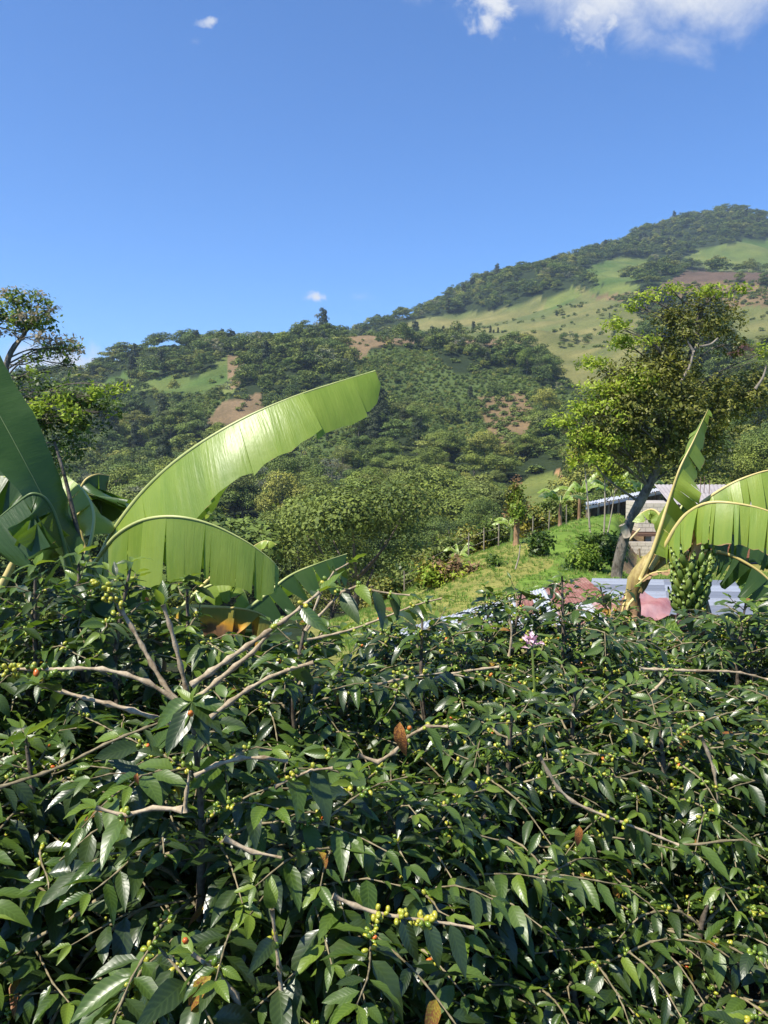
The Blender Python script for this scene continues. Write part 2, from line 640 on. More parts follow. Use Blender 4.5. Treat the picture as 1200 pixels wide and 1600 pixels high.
def cover_of(x, y):
    px = px_of(x, y)
    z = H(x, y)
    qx, qy, _ = project(np.stack([x, y, z], -1))
    wob = np.clip(y / 400, 0.3, 1)
    jx = qx + 11 * wob * fbm(x / 45, y / 45, 41, 3)
    jy = qy + 6 * wob * fbm(x / 45, y / 45, 51, 3)
    c = np.full(np.shape(x), FOREST)
    for poly, k, d0, d1 in ((CROP2, CROP, 200, 700), (CROP3, CROP, 250, 800), (CROP4, CROP, 250, 800), (CROP5, CROP, 250, 800), (GREEN1, GREEN, 400, 800), (GREEN2, GREEN, 400, 800), (CROP1, CROP, 300, 800), (SOIL1, SOIL, 300, 800), (SOIL1B, SOIL, 300, 800),
                            (TAN1, TAN, 450, 1500), (SOIL2, SOIL, 450, 900), (MGREEN1, GREEN, 800, 2000), (MGREEN2, GREEN, 800, 2000), (MGREEN3, GREEN, 800, 2200),
                            (MTAN, SHRUB, 700, 2000), (DARKSOIL, DSOIL, 700, 2000), (PAST, TAN, 450, 1500), (LIGHT, GREEN, 700, 1500), (BROWN, SHRUB, 200, 700), (BROWN2, SHRUB, 200, 700),
                            (VALG, GREEN, 90, 420), (VALG2, CROP, 90, 420)):
        c = np.where(in_poly(jx, jy, poly) & (y > d0) & (y < d1), k, c)
    g = fbm(x / 5.0, y / 5.0, 61, 3) + 0.012 * (qx - 830)
    near = (y < 66) & (px > 480)
    c = np.where(near & (y > 9), np.where(g > -0.05, MOUND, YELLOW), c)
    c = np.where((px > 985) & (y > 26) & (y < 62) & (qy > 826), np.where(qy > 866, YELLOW, SOIL), c)
    c = np.where((px > 930) & (px < 1000) & (y > 26) & (y < 48) & (g > 1.3) & (qy > 868), SOIL, c)
    c = np.where(y <= 9.5, LITTER, c)
    c = np.where((y < 66) & (px <= 480) & (y > 9), np.where(g > -3.4, SHRUB, FOREST), c)
    return c


nu, nr = 430, 470
uu = np.concatenate([np.linspace(-1.15, -0.54, 36, endpoint=False), np.linspace(-0.54, 0.54, nu - 72), np.linspace(0.54, 1.15, 37)[1:]])
dd = np.concatenate([np.linspace(-26, 13.5, 34), np.geomspace(14, 4400, nr)])
U, D = np.meshgrid(uu, dd)
X = U * np.maximum(D, 14.0)
Z = H(X, D)
tv = np.stack([X, D, Z], -1).reshape(-1, 3)
cv = cover_of(tv[:, 0], tv[:, 1])
lut = np.array([COVER_COL[k] for k in range(10)])
tcol = lut[cv]
# pasture is patchy: greener and drier swards within one field
patch = np.clip(0.5 + 1.1 * fbm(tv[:, 0] / 55, tv[:, 1] / 30, 133, 4), 0, 1)[:, None]
tcol = np.where(np.isin(cv, (TAN, GREEN))[:, None], tcol * (0.72 + 0.45 * patch) * np.array([[1, 1, 1]]) + (1 - patch) * np.array([[-0.018, 0.012, 0.0]]), tcol)
# the dirt footpath on the green slope beyond the trees
qx, qy, _ = project(tv)
PATH = np.array([(872, 738), (880, 748), (893, 758), (888, 770), (880, 786), (876, 800)], float)
pd = np.full(len(tv), 1e9)
for a, b in zip(PATH[:-1], PATH[1:]):
    ab = b - a
    t = np.clip(((qx - a[0]) * ab[0] + (qy - a[1]) * ab[1]) / (ab @ ab), 0, 1)
    pd = np.minimum(pd, np.hypot(qx - a[0] - ab[0] * t, qy - a[1] - ab[1] * t))
tcol = np.where(((pd < 4.5) & (tv[:, 1] > 100) & (tv[:, 1] < 400))[:, None], np.array([[0.34, 0.20, 0.11]]), tcol)
ii = np.arange(len(dd) - 1)[:, None] * len(uu)
jj = np.arange(len(uu) - 1)[None, :]
tf = np.stack([ii + jj, ii + jj + 1, ii + len(uu) + jj + 1, ii + len(uu) + jj], -1).reshape(-1, 4)

m = Mat('ground')
at = m.n('ShaderNodeAttribute', attribute_name='Col')
n1 = m.noise(0.035, 6, 0.65, m.pos())
n2 = m.noise(0.6, 5, 0.7, m.pos())
n3 = m.noise(7.0, 4, 0.7, m.pos())
c = m.mix(1.0, at.outputs['Color'], m.ramp(n1, [(0.3, (0.72, 0.75, 0.7)), (0.7, (1.25, 1.2, 1.15))]), 'MULTIPLY')
c = m.mix(1.0, c, m.ramp(n2, [(0.3, (0.68, 0.72, 0.68)), (0.7, (1.25, 1.22, 1.2))]), 'MULTIPLY')
c = m.mix(1.0, c, m.ramp(n3, [(0.3, (0.75, 0.75, 0.75)), (0.7, (1.2, 1.2, 1.2))]), 'MULTIPLY')
GROUND = m.finish(c, 0.95, 0.1, m.bump(m.math('ADD', n2, m.math('MULTIPLY', n3, 0.3)), 0.6, 0.25))
ground = link('ground', mesh('ground', tv, tf, None, [GROUND], True, None, tcol))
tag(ground, 'hillside, valley and mountain slopes with grass, soil and field patches', None, None, 'structure')

# ------------------------------------------------------------------ haze
m = Mat('haze')
pv = m.n('ShaderNodeVolumePrincipled')
pv.inputs['Color'].default_value = (0.66, 0.82, 1.0, 1)
pv.inputs['Density'].default_value = 0.00011
pv.inputs['Anisotropy'].default_value = 0.2
m.l(pv.outputs[0], m.out.inputs['Volume'])
zmin, zmax = float(Z.min()) - 1.5, float(Z.max()) + 30
hx = 1.15 * 4400 + 60
haze_b = MB().box((0, (4460 - 60) / 2, (zmin + zmax) / 2), (2 * hx, 4460 + 60, zmax - zmin))
haze = haze_b.build('haze', m.m)
haze['kind'] = 'stuff'

# ------------------------------------------------------------------ far trees: leaf-clump crowns
LEAF_DARK = foliage_mat('leaf_forest', (0.031, 0.056, 0.012), (0.200, 0.262, 0.054), 0.18)
LEAF_OLIVE = foliage_mat('leaf_olive', (0.056, 0.074, 0.016), (0.270, 0.295, 0.066), 0.18)
LEAF_GREY = foliage_mat('leaf_grey', (0.09, 0.10, 0.06), (0.24, 0.24, 0.15), 0.25)
LEAF_EUC = foliage_mat('leaf_blue_green', (0.016, 0.030, 0.013), (0.075, 0.098, 0.045), 0.2)
LEAF_RED = foliage_mat('leaf_reddish', (0.075, 0.026, 0.018), (0.22, 0.085, 0.05), 0.25)
LEAF_BRIGHT = foliage_mat('leaf_bright', (0.045, 0.085, 0.013), (0.20, 0.27, 0.055), 0.35)
BARK = bark_mat('bark', (0.10, 0.08, 0.06), (0.26, 0.22, 0.18), 3.0)
BARK_PALE = bark_mat('bark_pale', (0.20, 0.165, 0.125), (0.42, 0.36, 0.28), 4.0)


def leaf_cards(rng, pos, nor, size, aspect=0.7, bend=0.25):
    """one bent rhombic leaf clump (4 triangles as 2 quads) per point; returns V, F4"""
    n = len(pos)
    size = np.broadcast_to(np.asarray(size, float), (n,))[:, None]
    nor = nrm(nor)
    t = nrm(np.cross(nor, rng.normal(size=(n, 3))))
    b = np.cross(nor, t)
    a = size * (0.8 + 0.4 * rng.random((n, 1)))
    w = size * aspect * (0.7 + 0.6 * rng.random((n, 1)))
    lift = nor * size * bend
    v0 = pos - t * a
    v1 = pos + b * w + t * a * 0.15 * rng.normal(size=(n, 1)) - lift * 0.6
    v2 = pos + t * a * 1.05 - lift
    v3 = pos - b * w * (0.7 + 0.6 * rng.random((n, 1))) - lift * 0.6
    V = np.stack([v0, v1, v2, v3], 1).reshape(-1, 3)
    return V, np.arange(n * 4).reshape(-1, 4)


def lobe_points(rng, lobes, n, shell=(0.72, 1.05), up=0.35, drop=-0.6):
    """points on the outer shells of ellipsoidal boughs, away from their undersides"""
    lobes = np.asarray(lobes, float)          # cx cy cz rx ry rz
    w = (lobes[:, 3] * lobes[:, 4] + lobes[:, 3] * lobes[:, 5])
    k = rng.choice(len(lobes), n, p=w / w.sum())
    d = nrm(rng.normal(size=(n, 3)) + np.array((0, 0, up)))
    bad = d[:, 2] < drop
    d[bad, 2] *= -1
    r = shell[0] + (shell[1] - shell[0]) * rng.random((n, 1)) ** 0.7
    r = r * (1 + 0.22 * rng.normal(size=(n, 1)) * (rng.random((n, 1)) < 0.3))
    p = lobes[k, :3] + d * r * lobes[k, 3:]
    nn = nrm(d / lobes[k, 3:] * lobes[k, 3:].mean(1, keepdims=True)) + 0.36 * rng.normal(size=(n, 3)) + np.array((0, 0, 0.25))
    return p, nn, k


def crown_mesh(name, seed, lobes, n, size, mat, **kw):
    rng = np.random.default_rng(seed)
    p, nn, k = lobe_points(rng, lobes, n, **kw)
    V, Fq = leaf_cards(rng, p, nn, size * (0.6 + 0.8 * rng.random(n)))
    lr = rng.random(len(lobes))
    uv = np.repeat(np.stack([rng.random(n), lr[k]], 1), 4, axis=0)
    return mesh(name, V, [Fq], uv, [mat])


def dome_lobes(seed, kind):
    """boughs of a unit tree: total height 1, standing at the origin"""
    r = np.random.default_rng(seed)
    L = []
    if kind == 'dome':
        n = 11
        for i in range(n):
            a, q = i * 2.4 + r.random(), math.sqrt((i + 0.3) / n) * 0.36
            L.append((q * math.cos(a), q * math.sin(a), 0.80 - q * q * 2.2 + 0.07 * r.normal(), 0.15 + 0.06 * r.random(), 0.15 + 0.06 * r.random(), 0.11 + 0.05 * r.random()))
        for i in range(5):
            a = i * 1.3 + r.random()
            L.append((0.3 * math.cos(a), 0.3 * math.sin(a), 0.42 + 0.1 * r.random(), 0.14, 0.14, 0.10))
    elif kind == 'flat':
        n = 12
        for i in range(n):
            a, q = i * 2.4 + r.random(), math.sqrt((i + 0.2) / n) * 0.52
            L.append((q * math.cos(a), q * math.sin(a), 0.86 - q * q * 0.55 + 0.06 * r.normal(), 0.17 + 0.07 * r.random(), 0.17 + 0.07 * r.random(), 0.07 + 0.03 * r.random()))
    elif kind == 'tall':
        for i in range(14):
            h = 0.24 + 0.74 * i / 13
            q = 0.06 * (1.05 - h) + 0.05
            a = i * 2.1 + r.random()
            L.append((q * math.cos(a), q * math.sin(a), h, 0.105 * (1.1 - 0.3 * h) + 0.02 * r.random(), 0.105 * (1.1 - 0.3 * h), 0.09))
    elif kind == 'bush':
        for i in range(7):
            a, q = i * 2.4, math.sqrt(i / 7) * 0.45
            L.append((q * math.cos(a), q * math.sin(a), 0.55 - q * q + 0.1 * r.normal(), 0.3, 0.3, 0.33))
    elif kind == 'ragged':
        for i in range(9):
            a, q = i * 2.4 + r.random(), 0.12 + 0.22 * r.random()
            L.append((q * math.cos(a), q * math.sin(a), 0.45 + 0.5 * i / 9 + 0.05 * r.normal(), 0.13 + 0.05 * r.random(), 0.13, 0.08 + 0.04 * r.random()))
    return L


def trunk_mesh(name, seed, lobes, r0=0.022, mat=None, forks=7):
    r = np.random.default_rng(seed)
    b = MB()
    top = max(l[2] for l in lobes) * 0.9
    mid = np.array((0.02 * r.normal(), 0.02 * r.normal(), top * 0.5))
    b.tube(catmull([(0, 0, -0.06), mid * 0.5, mid, (mid[0] + 0.02, mid[1], top)], 8), np.linspace(r0, r0 * 0.3, 8), 5)
    for k in r.permutation(len(lobes))[:forks]:
        l = np.array(lobes[k][:3])
        s = mid * (0.6 + 0.5 * r.random())
        b.tube(catmull([s, s * 0.4 + l * 0.6 - np.array((0, 0, 0.05)), l], 5), np.linspace(r0 * 0.45, r0 * 0.12, 5), 4, False)
    V = np.concatenate(b.V)
    return mesh(name, V, [np.concatenate(b.F4), np.concatenate(b.F3)], np.concatenate(b.UV), [mat or BARK], True)


SPECIES = [  # kind, foliage, leaf clumps near / far, clump size
    ('dome', LEAF_DARK, 0), ('dome', LEAF_OLIVE, 1), ('flat', LEAF_OLIVE, 2), ('dome', LEAF_DARK, 3), ('flat', LEAF_DARK, 4),
    ('tall', LEAF_EUC, 5), ('ragged', LEAF_GREY, 6), ('ragged', LEAF_DARK, 7), ('dome', LEAF_RED, 8), ('dome', LEAF_BRIGHT, 9)]
near_crowns, near_trunks, far_coll = [], [], bpy.data.collections.new('forest_variants')
close_crowns = []
for kind, lm, s in SPECIES:
    close_crowns.append(crown_mesh('crown', 250 + s, dome_lobes(100 + s, kind), {'ragged': 4000}.get(kind, 15000), 0.0088, lm))
    L = dome_lobes(100 + s, kind)
    nn_ = {'ragged': 1500, 'tall': 4200}.get(kind, 5600)
    near_crowns.append(crown_mesh('crown', 200 + s, L, nn_, 0.0155, lm))
    near_trunks.append(trunk_mesh('trunk', 300 + s, L, 0.02, BARK_PALE if lm is LEAF_GREY else BARK))
    far = crown_mesh('far_crown', 400 + s, L, {'ragged': 400}.get(kind, 1300), 0.029, lm)
    o = bpy.data.objects.new('forest_variant_%02d' % s, far)
    far_coll.objects.link(o)
for s in range(10):
    far_coll.objects.link(bpy.data.objects.new('forest_variant_%02d' % (13 + s), near_crowns[s]))
for s, lm in ((10, LEAF_DARK), (11, LEAF_BRIGHT), (12, LEAF_OLIVE)):
    L = dome_lobes(100 + s, 'bush')
    o = bpy.data.objects.new('forest_variant_%02d' % s, crown_mesh('far_bush', 500 + s, L, 170, 0.10, lm))
    far_coll.objects.link(o)


def scatter_object(name, pts, scl, rot, idx, coll, label):
    me = bpy.data.meshes.new(name)
    me.vertices.add(len(pts))
    me.vertices.foreach_set('co', np.asarray(pts, np.float32).ravel())
    a = me.attributes.new('inst_scale', 'FLOAT_VECTOR', 'POINT')
    a.data.foreach_set('vector', np.asarray(scl, np.float32).ravel())
    a = me.attributes.new('inst_rot', 'FLOAT_VECTOR', 'POINT')
    a.data.foreach_set('vector', np.asarray(rot, np.float32).ravel())
    a = me.attributes.new('inst_idx', 'INT', 'POINT')
    a.data.foreach_set('value', np.asarray(idx, np.int32))
    o = link(name, me)
    tag(o, label, None, None, 'stuff')
    ng = bpy.data.node_groups.new(name + '_nodes', 'GeometryNodeTree')
    ng.interface.new_socket('Geometry', in_out='INPUT', socket_type='NodeSocketGeometry')
    ng.interface.new_socket('Geometry', in_out='OUTPUT', socket_type='NodeSocketGeometry')
    N = ng.nodes.new
    gi, go = N('NodeGroupInput'), N('NodeGroupOutput')
    ip, ci = N('GeometryNodeInstanceOnPoints'), N('GeometryNodeCollectionInfo')
    ci.inputs['Collection'].default_value = coll
    ci.inputs['Separate Children'].default_value = True
    ci.inputs['Reset Children'].default_value = True
    ip.inputs['Pick Instance'].default_value = True
    nas = {}
    for nm, ty in (('inst_scale', 'FLOAT_VECTOR'), ('inst_rot', 'FLOAT_VECTOR'), ('inst_idx', 'INT')):
        q = N('GeometryNodeInputNamedAttribute')
        q.data_type = ty
        q.inputs['Name'].default_value = nm
        nas[nm] = q.outputs['Attribute']
    er = N('FunctionNodeEulerToRotation')
    L = ng.links.new
    L(gi.outputs[0], ip.inputs['Points'])
    L(ci.outputs[0], ip.inputs['Instance'])
    L(nas['inst_idx'], ip.inputs['Instance Index'])
    L(nas['inst_rot'], er.inputs[0])
    L(er.outputs[0], ip.inputs['Rotation'])
    L(nas['inst_scale'], ip.inputs['Scale'])
    L(ip.outputs[0], go.inputs[0])
    o.modifiers.new('scatter', 'NODES').node_group = ng
    return o


# skyline table for culling what no viewpoint near the camera could see
hu = np.linspace(-0.75, 0.75, 300)
hd = np.geomspace(14, 2600, 260)
HU, HD = np.meshgrid(hu, hd)
hz = (H(HU * HD, HD) - CAMZ) / HD
hmax = np.maximum.accumulate(hz, axis=0)


def seen(x, y, top):
    i = np.clip(np.searchsorted(hd, y * 0.97) - 1, 0, len(hd) - 1)
    j = np.clip(((x / y + 0.75) / 1.5 * 299).round().astype(int), 0, 299)
    return (top - CAMZ) / y > hmax[i, j] - 0.004


r = np.random.default_rng(5)


def candidates(d0, d1, dens):
    n = int(0.75 * (d1 * d1 - d0 * d0) * dens)
    d = np.sqrt(d0 * d0 + (d1 * d1 - d0 * d0) * r.random(n))
    return (r.random(n) * 1.5 - 0.75) * d, d


tx, ty, tth, tsp, twd = [], [], [], [], []


def plant(x, y, h, sp, wd):
    tx.append(x); ty.append(y); tth.append(h); tsp.append(sp); twd.append(wd)


for d0, d1, dens in ((66, 240, 1 / 105), (240, 520, 1 / 92), (520, 900, 1 / 85), (900, 2050, 1 / 105)):
    x, y = candidates(d0, d1, dens)
    c = cover_of(x, y)
    clump = fbm(x / 38, y / 38, 71, 2)
    px = px_of(x, y)
    keep = (c == FOREST) & (clump > -0.50)
    keep |= ((c == TAN) | (c == GREEN)) & (y > 200) & (fbm(x / 45, y / 45, 81, 2) > np.where(c == GREEN, 0.5, 0.27)) & (r.random(len(x)) < 0.7)
    keep |= (c == CROP) & (fbm(x / 30, y / 30, 87, 2) > 0.02) & (r.random(len(x)) < 0.75)
    keep &= ~((y < 120) & (px > 560))
    x, y, c, clump = x[keep], y[keep], c[keep], clump[keep]
    n = len(x)
    sp = r.choice([0, 1, 2, 3, 4, 5, 6, 7, 8, 9], n, p=[.27, .15, .04, .27, .05, .03, .035, .10, .006, .049])
    sp = np.where((fbm(x / 90, y / 90, 91, 2) > 0.42) & (r.random(n) < 0.6) & (y > 300), 5, sp)
    sp = np.where((sp == 5) & (y < 300), 4, sp)
    h = (7.5 + 11.5 * r.random(n) ** 1.5) * np.where(sp == 5, 1.35, 1.0) * np.where(c != FOREST, 0.5, 1.0)
    h *= np.where(y < 170, 0.95, 1.0) * np.where(clump < -0.1, 0.75, 1.0)
    h *= np.where(y > 1000, 0.95, 1.0)
    z = H(x, y)
    ok = seen(x, y, z + h)
    tx_, ty_, _ = project(np.stack([x, y, z + h], -1))
    ok &= ~((y < 205) & (tx_ > 755) & (tx_ < 915) & (ty_ < np.interp(tx_, [755, 790, 850, 915], [800, 812, 806, 795])))
    for a in zip(x[ok], y[ok], h[ok], sp[ok], (0.85 + 0.5 * r.random(n))[ok]):
        plant(*a)
tx, ty, tth, tsp, twd = (np.array(v) for v in (tx, ty, tth, tsp, twd))
tz = H(tx, ty)
qx, qy, _ = project(np.stack([tx, ty, tz + tth * 0.7], -1))
infr = (qx > -40) & (qx < 1240)
infr &= qy < np.interp(qx, [0, 150, 170, 430, 440, 600, 700, 850, 1000, 1200], [640, 640, 830, 880, 900, 930, 890, 800, 770, 760])
infr &= ~in_poly(qx, qy, [(165, 850), (230, 760), (330, 680), (450, 620), (585, 580), (560, 640), (400, 745), (320, 790), (430, 880), (165, 880)])
infr &= ~in_poly(qx, qy, [(900, 760), (880, 640), (960, 570), (1040, 540), (1190, 580), (1190, 680), (1100, 740)])
score = np.where(infr, tth / ty, 0)
# trees the front of the valley and the banana leaves hide do not need to be things
order = np.argsort(-score)
single = order[:255]
mask = np.ones(len(tx), bool)
mask[single] = False
print('forest trees', len(tx), 'single', len(single))
TREE_WORDS = ['rounded dark green tree', 'rounded olive green tree', 'flat-topped layered olive tree', 'dense dark broadleaf tree', 'flat-topped dark green tree',
              'tall narrow blue-green tree', 'pale sparse tree', 'ragged dark green tree', 'reddish-brown leaved tree', 'bright green rounded tree']
for k in single:
    where = ('on the near valley floor' if ty[k] < 130 else 'on the lower forest slope')
    size_ = '' if tsp[k] == 5 else 'tall ' if tth[k] > 11.5 else 'low ' if tth[k] < 8.5 else ''
    px_ = qx[k]
    side = 'by the umbrella tree' if px_ < 260 else 'under the big banana leaf' if px_ < 640 else 'beyond the grassy mound' if px_ < 880 else 'behind the leaning tree'
    t = thing('forest_tree', size_ + TREE_WORDS[tsp[k]] + ' ' + where + ' ' + side, 'tree', (tx[k], ty[k], tz[k] - 0.1), TREE_WORDS[tsp[k]] + ' group ' + side)
    t.rotation_euler = (0, 0, r.random() * 6.28)
    t.scale = (tth[k] * twd[k], tth[k] * twd[k], tth[k])
    link('crown', (close_crowns if ty[k] < 170 else near_crowns)[tsp[k]], t)
    link('trunk', near_trunks[tsp[k]], t)

fx, fy, fh, fs, fw = tx[mask], ty[mask], tth[mask], tsp[mask], twd[mask]
# bushes and coffee rows on the far slopes
x, y = candidates(70, 900, 1 / 34)
c = cover_of(x, y)
kp = ((c == FOREST) & (r.random(len(x)) < np.where(y < 190, 0.05, np.where(y < 420, 0.4, 0.75)))) | ((c == SHRUB) & (r.random(len(x)) < 0.9)) | (((c == TAN) | (c == GREEN)) & (fbm(x / 18, y / 18, 83, 2) > np.where(c == GREEN, 0.36, 0.12)) & (r.random(len(x)) < 0.3)) | ((c == SOIL) & (r.random(len(x)) < 0.22))
x, y = x[kp], y[kp]
gx, gy = np.meshgrid(np.arange(-420, 420, 3.1), np.arange(220, 760, 3.7))
gx = gx + 0.35 * gy + r.normal(size=gx.shape) * 0.8
gy = gy + r.normal(size=gy.shape) * 0.8
gx, gy = gx.ravel(), gy.ravel()
kk = np.abs(gx / gy) < 0.6
gx, gy = gx[kk], gy[kk]
kk = cover_of(gx, gy) == CROP
gx, gy = gx[kk], gy[kk]
hb = 1.4 + 2.4 * r.random(len(x))
ok = seen(x, y, H(x, y) + hb)
x, y, hb = x[ok], y[ok], hb[ok]
ax = np.concatenate([fx, x, gx])
ay = np.concatenate([fy, y, gy])
ah = np.concatenate([fh, hb, 1.4 + 1.7 * r.random(len(gx))])
ai = np.concatenate([np.where(fy < 330, fs + 13, fs), r.choice([10, 10, 10, 12], len(x)), r.choice([10, 12, 11, 11], len(gx))])
aw = np.concatenate([fw * 1.05, 1.2 + 0.6 * r.random(len(x)), np.full(len(gx), 1.1)])
pts = np.stack([ax, ay, H(ax, ay) - 0.15], -1)
scl = np.stack([ah * aw, ah * aw, ah], -1)
rot = np.stack([0 * ax, 0 * ax, r.random(len(ax)) * 6.28], -1)
scatter_object('far_forest', pts, scl, rot, ai, far_coll, 'far wooded slopes, coffee rows and scrub covering the mountainside')
print('scatter', len(pts))
# ------------------------------------------------------------------ mid-ground: grass tufts on the mound
tuft_coll = bpy.data.collections.new('tuft_variants')
m = Mat('grass_blade')
c = m.ramp(m.rnd(), [(0.0, (0.16, 0.29, 0.045)), (0.6, (0.22, 0.35, 0.06)), (1.0, (0.40, 0.39, 0.13))])
GRASS = m.finish(c, 0.6, 0.25, None, 0.4)
for k in range(3):
    rg = np.random.default_rng(900 + k)
    n = 16
    a = rg.random(n) * 6.28
    q = rg.random(n) * 0.5
    base = np.stack([q * np.cos(a), q * np.sin(a), 0 * a], -1)
    tip = base * (1.3 + 0.8 * rg.random((n, 1))) + np.stack([0.12 * rg.normal(size=n), 0.12 * rg.normal(size=n), 0.6 + 0.5 * rg.random(n)], -1)
    sd = np.stack([-np.sin(a), np.cos(a), 0 * a], -1) * 0.05
    V = np.stack([base - sd, base + sd, tip * 0.6 + base * 0.4 + sd * 0.7 + (0, 0, 0.1), tip], 1).reshape(-1, 3)
    tuft_coll.objects.link(bpy.data.objects.new('tuft_variant_%d' % k, mesh('tuft', V, [np.arange(n * 4).reshape(-1, 4)], None, [GRASS])))
r = np.random.default_rng(77)
n = 46000
y = np.sqrt(11.0 ** 2 + (64 ** 2 - 11.0 ** 2) * r.random(n))
x = (r.random(n) * 0.62 - 0.08) * y
cc = cover_of(x, y)
z = H(x, y)
k = ((cc == MOUND) | ((cc == YELLOW) & (r.random(n) < 0.95))) & seen(x, y, z + 0.4) & ((fbm(x / 2.2, y / 2.2, 14, 2) > -0.1) | (cc == YELLOW)) & ~in_poly(x, y, [tuple(P(*q)[:2]) for q in ((615, 984, 12.9), (918, 902, 17.6), (1000, 972, 12.5), (560, 1040, 10.8))]) & ~in_poly(x, y, [tuple(P(*q)[:2]) for q in ((915, 909, 20.0), (1158, 913, 20.0), (1190, 962, 14.5), (905, 962, 14.5))]) & ~((y > 38) & (px_of(x, y) > 975))
x, y, z = x[k], y[k], z[k]
hh = (0.05 + 0.11 * r.random(len(x)) ** 2)
scatter_object('meadow_grass', np.stack([x, y, z - 0.02], -1), np.stack([hh * 1.3, hh * 1.3, hh], -1), np.stack([0 * x, 0 * x, r.random(len(x)) * 6.28], -1),
               r.integers(0, 3, len(x)), tuft_coll, 'tufts of green and dry grass on the mound')

# ------------------------------------------------------------------ generic mid-distance tree
MID_OLIVE = foliage_mat('leaf_mid_olive', (0.058, 0.066, 0.011), (0.26, 0.25, 0.042), 0.3, 0.5, 0.35)
MID_LIME = foliage_mat('leaf_mid_lime', (0.16, 0.24, 0.02), (0.42, 0.52, 0.07), 0.45, 0.5, 0.3)
MID_GREEN = foliage_mat('leaf_mid_green', (0.035, 0.07, 0.012), (0.17, 0.25, 0.04), 0.4, 0.45, 0.4)
MID_FRESH = foliage_mat('leaf_mid_fresh', (0.07, 0.12, 0.018), (0.25, 0.33, 0.055), 0.45, 0.45, 0.3)
MID_RUST = foliage_mat('leaf_rust', (0.20, 0.11, 0.055), (0.44, 0.28, 0.17), 0.3, 0.7, 0.2)
MID_PINK = foliage_mat('leaf_dusty_pink', (0.32, 0.24, 0.15), (0.58, 0.46, 0.33), 0.35, 0.7, 0.2)
BARK_GREY = bark_mat('bark_lichen_grey', (0.045, 0.036, 0.026), (0.21, 0.185, 0.15), 5.0, 0.6)
BARK_BROWN = bark_mat('bark_orange_brown', (0.16, 0.09, 0.045), (0.42, 0.27, 0.15), 6.0)


def ell(p, rx, ry, rz):
    return [p[0], p[1], p[2], rx, ry, rz]


def mid_tree(name, label, base, trunk, r0, sets, twigs=6, bark=None, seed=1, trunk_end=0.35, group=None, cat='tree', limb=0.9, steep=0.9):
    """sets: list of (part name, material, [lobes], leaf count, leaf size, shell) ; limbs run from the trunk to each lobe"""
    rg = np.random.default_rng(seed)
    t = thing(name, label, cat, base, group)
    tp = catmull(trunk, 16)
    b = MB()
    b.tube(tp, np.linspace(r0, r0 * trunk_end, 16) * (1 + 0.06 * rg.normal(size=16)), 8)
    for nm, mat, lobes, n, size, shell in sets:
        for l in lobes:
            c = np.array(l[:3])
            dz = tp[:, 2] - (c[2] - steep * np.linalg.norm(tp[:, :2] - c[:2], axis=1))
            k = int(np.argmin(np.abs(dz) + 0.2 * np.linalg.norm(tp - c, axis=1)))
            s = tp[k]
            mid = s * 0.5 + c * 0.5 + rg.normal(size=3) * 0.08 * np.linalg.norm(c - s) + np.array((0, 0, 0.06 * np.linalg.norm(c - s)))
            lr = r0 * trunk_end * limb
            pts = catmull([s, mid, c], 9)
            b.tube(pts, np.linspace(lr, lr * 0.3, 9), 6, False)
            for _ in range(twigs):
                s2 = pts[rg.integers(3, 9)]
                e = c + nrm(rg.normal(size=3)) * np.array(l[3:]) * (0.6 + 0.4 * rg.random())
                b.tube(catmull([s2, (s2 + e) / 2 + rg.normal(size=3) * 0.07, e], 5), np.linspace(lr * 0.3, lr * 0.07, 5), 4, False)
    b.build('trunk', bark or BARK_GREY, t, base, True)
    for nm, mat, lobes, n, size, shell in sets:
        p, nn, k = lobe_points(rg, lobes, n, shell, 0.2, -0.9)
        # gather leaves into small sprays
        ns = max(n // 9, 1)
        ctr = rg.integers(0, n, ns)
        g = rg.integers(0, ns, n)
        p = p[ctr][g] + rg.normal(size=(n, 3)) * size * 1.35
        nn = nn[ctr][g] + 0.6 * rg.normal(size=(n, 3)) + np.array((0, 0, 0.5))
        V, Fq = leaf_cards(rg, p, nn, size * (0.55 + 0.7 * rg.random(n)), 0.5, 0.3)
        sr = rg.random(ns)
        uv = np.repeat(np.stack([rg.random(n), sr[g]], 1), 4, axis=0)
        link(nm, mesh(nm, V - np.asarray(base), [Fq], uv, [mat]), t)
    return t


def lob(px, py, d, rx, ry=None, dep=None):
    """ellipsoidal bough seen at a pixel, with radii given in pixels"""
    p = P(px, py, d)
    s = d / F
    ry = ry or rx
    return ell(p, rx * s, (dep or (rx + ry) / 2) * s, ry * s)


# the big tree on the right, mossy and olive inside, lime at its sprays
d = 22.0
base = P(962, 907, d)
base[2] = H(base[0], base[1]) - 0.1
trunk = [base, P(968, 870, d), P(984, 815, d), P(1008, 770, d), P(1032, 720, d), P(1048, 660, d), P(1062, 600, d), P(1085, 540, d), P(1095, 480, d)]
rb = base.copy()
inner = [lob(960, 660, d, 62, 60, 70), lob(1020, 620, d - .4, 75, 60, 80), lob(1080, 640, d, 60, 70, 70), lob(1000, 700, d + .3, 72, 45, 70), lob(1060, 700, d, 60, 50, 60), lob(930, 700, d, 40, 34, 40),
         lob(1140, 630, d + .4, 56, 48, 60), lob(1180, 615, d + .6, 45, 42, 50), lob(1110, 690, d + .2, 38, 48, 40), lob(985, 600, d, 55, 42, 60), lob(1045, 572, d, 40, 40, 40)]
topl = [lob(1095, 505, d, 52, 45, 50), lob(1062, 520, d - .3, 34, 36, 34), lob(1130, 500, d + .3, 32, 36, 34), lob(1030, 555, d, 30, 30, 30), lob(1140, 540, d, 22, 22, 22), lob(1040, 500, d, 30, 22, 30)]
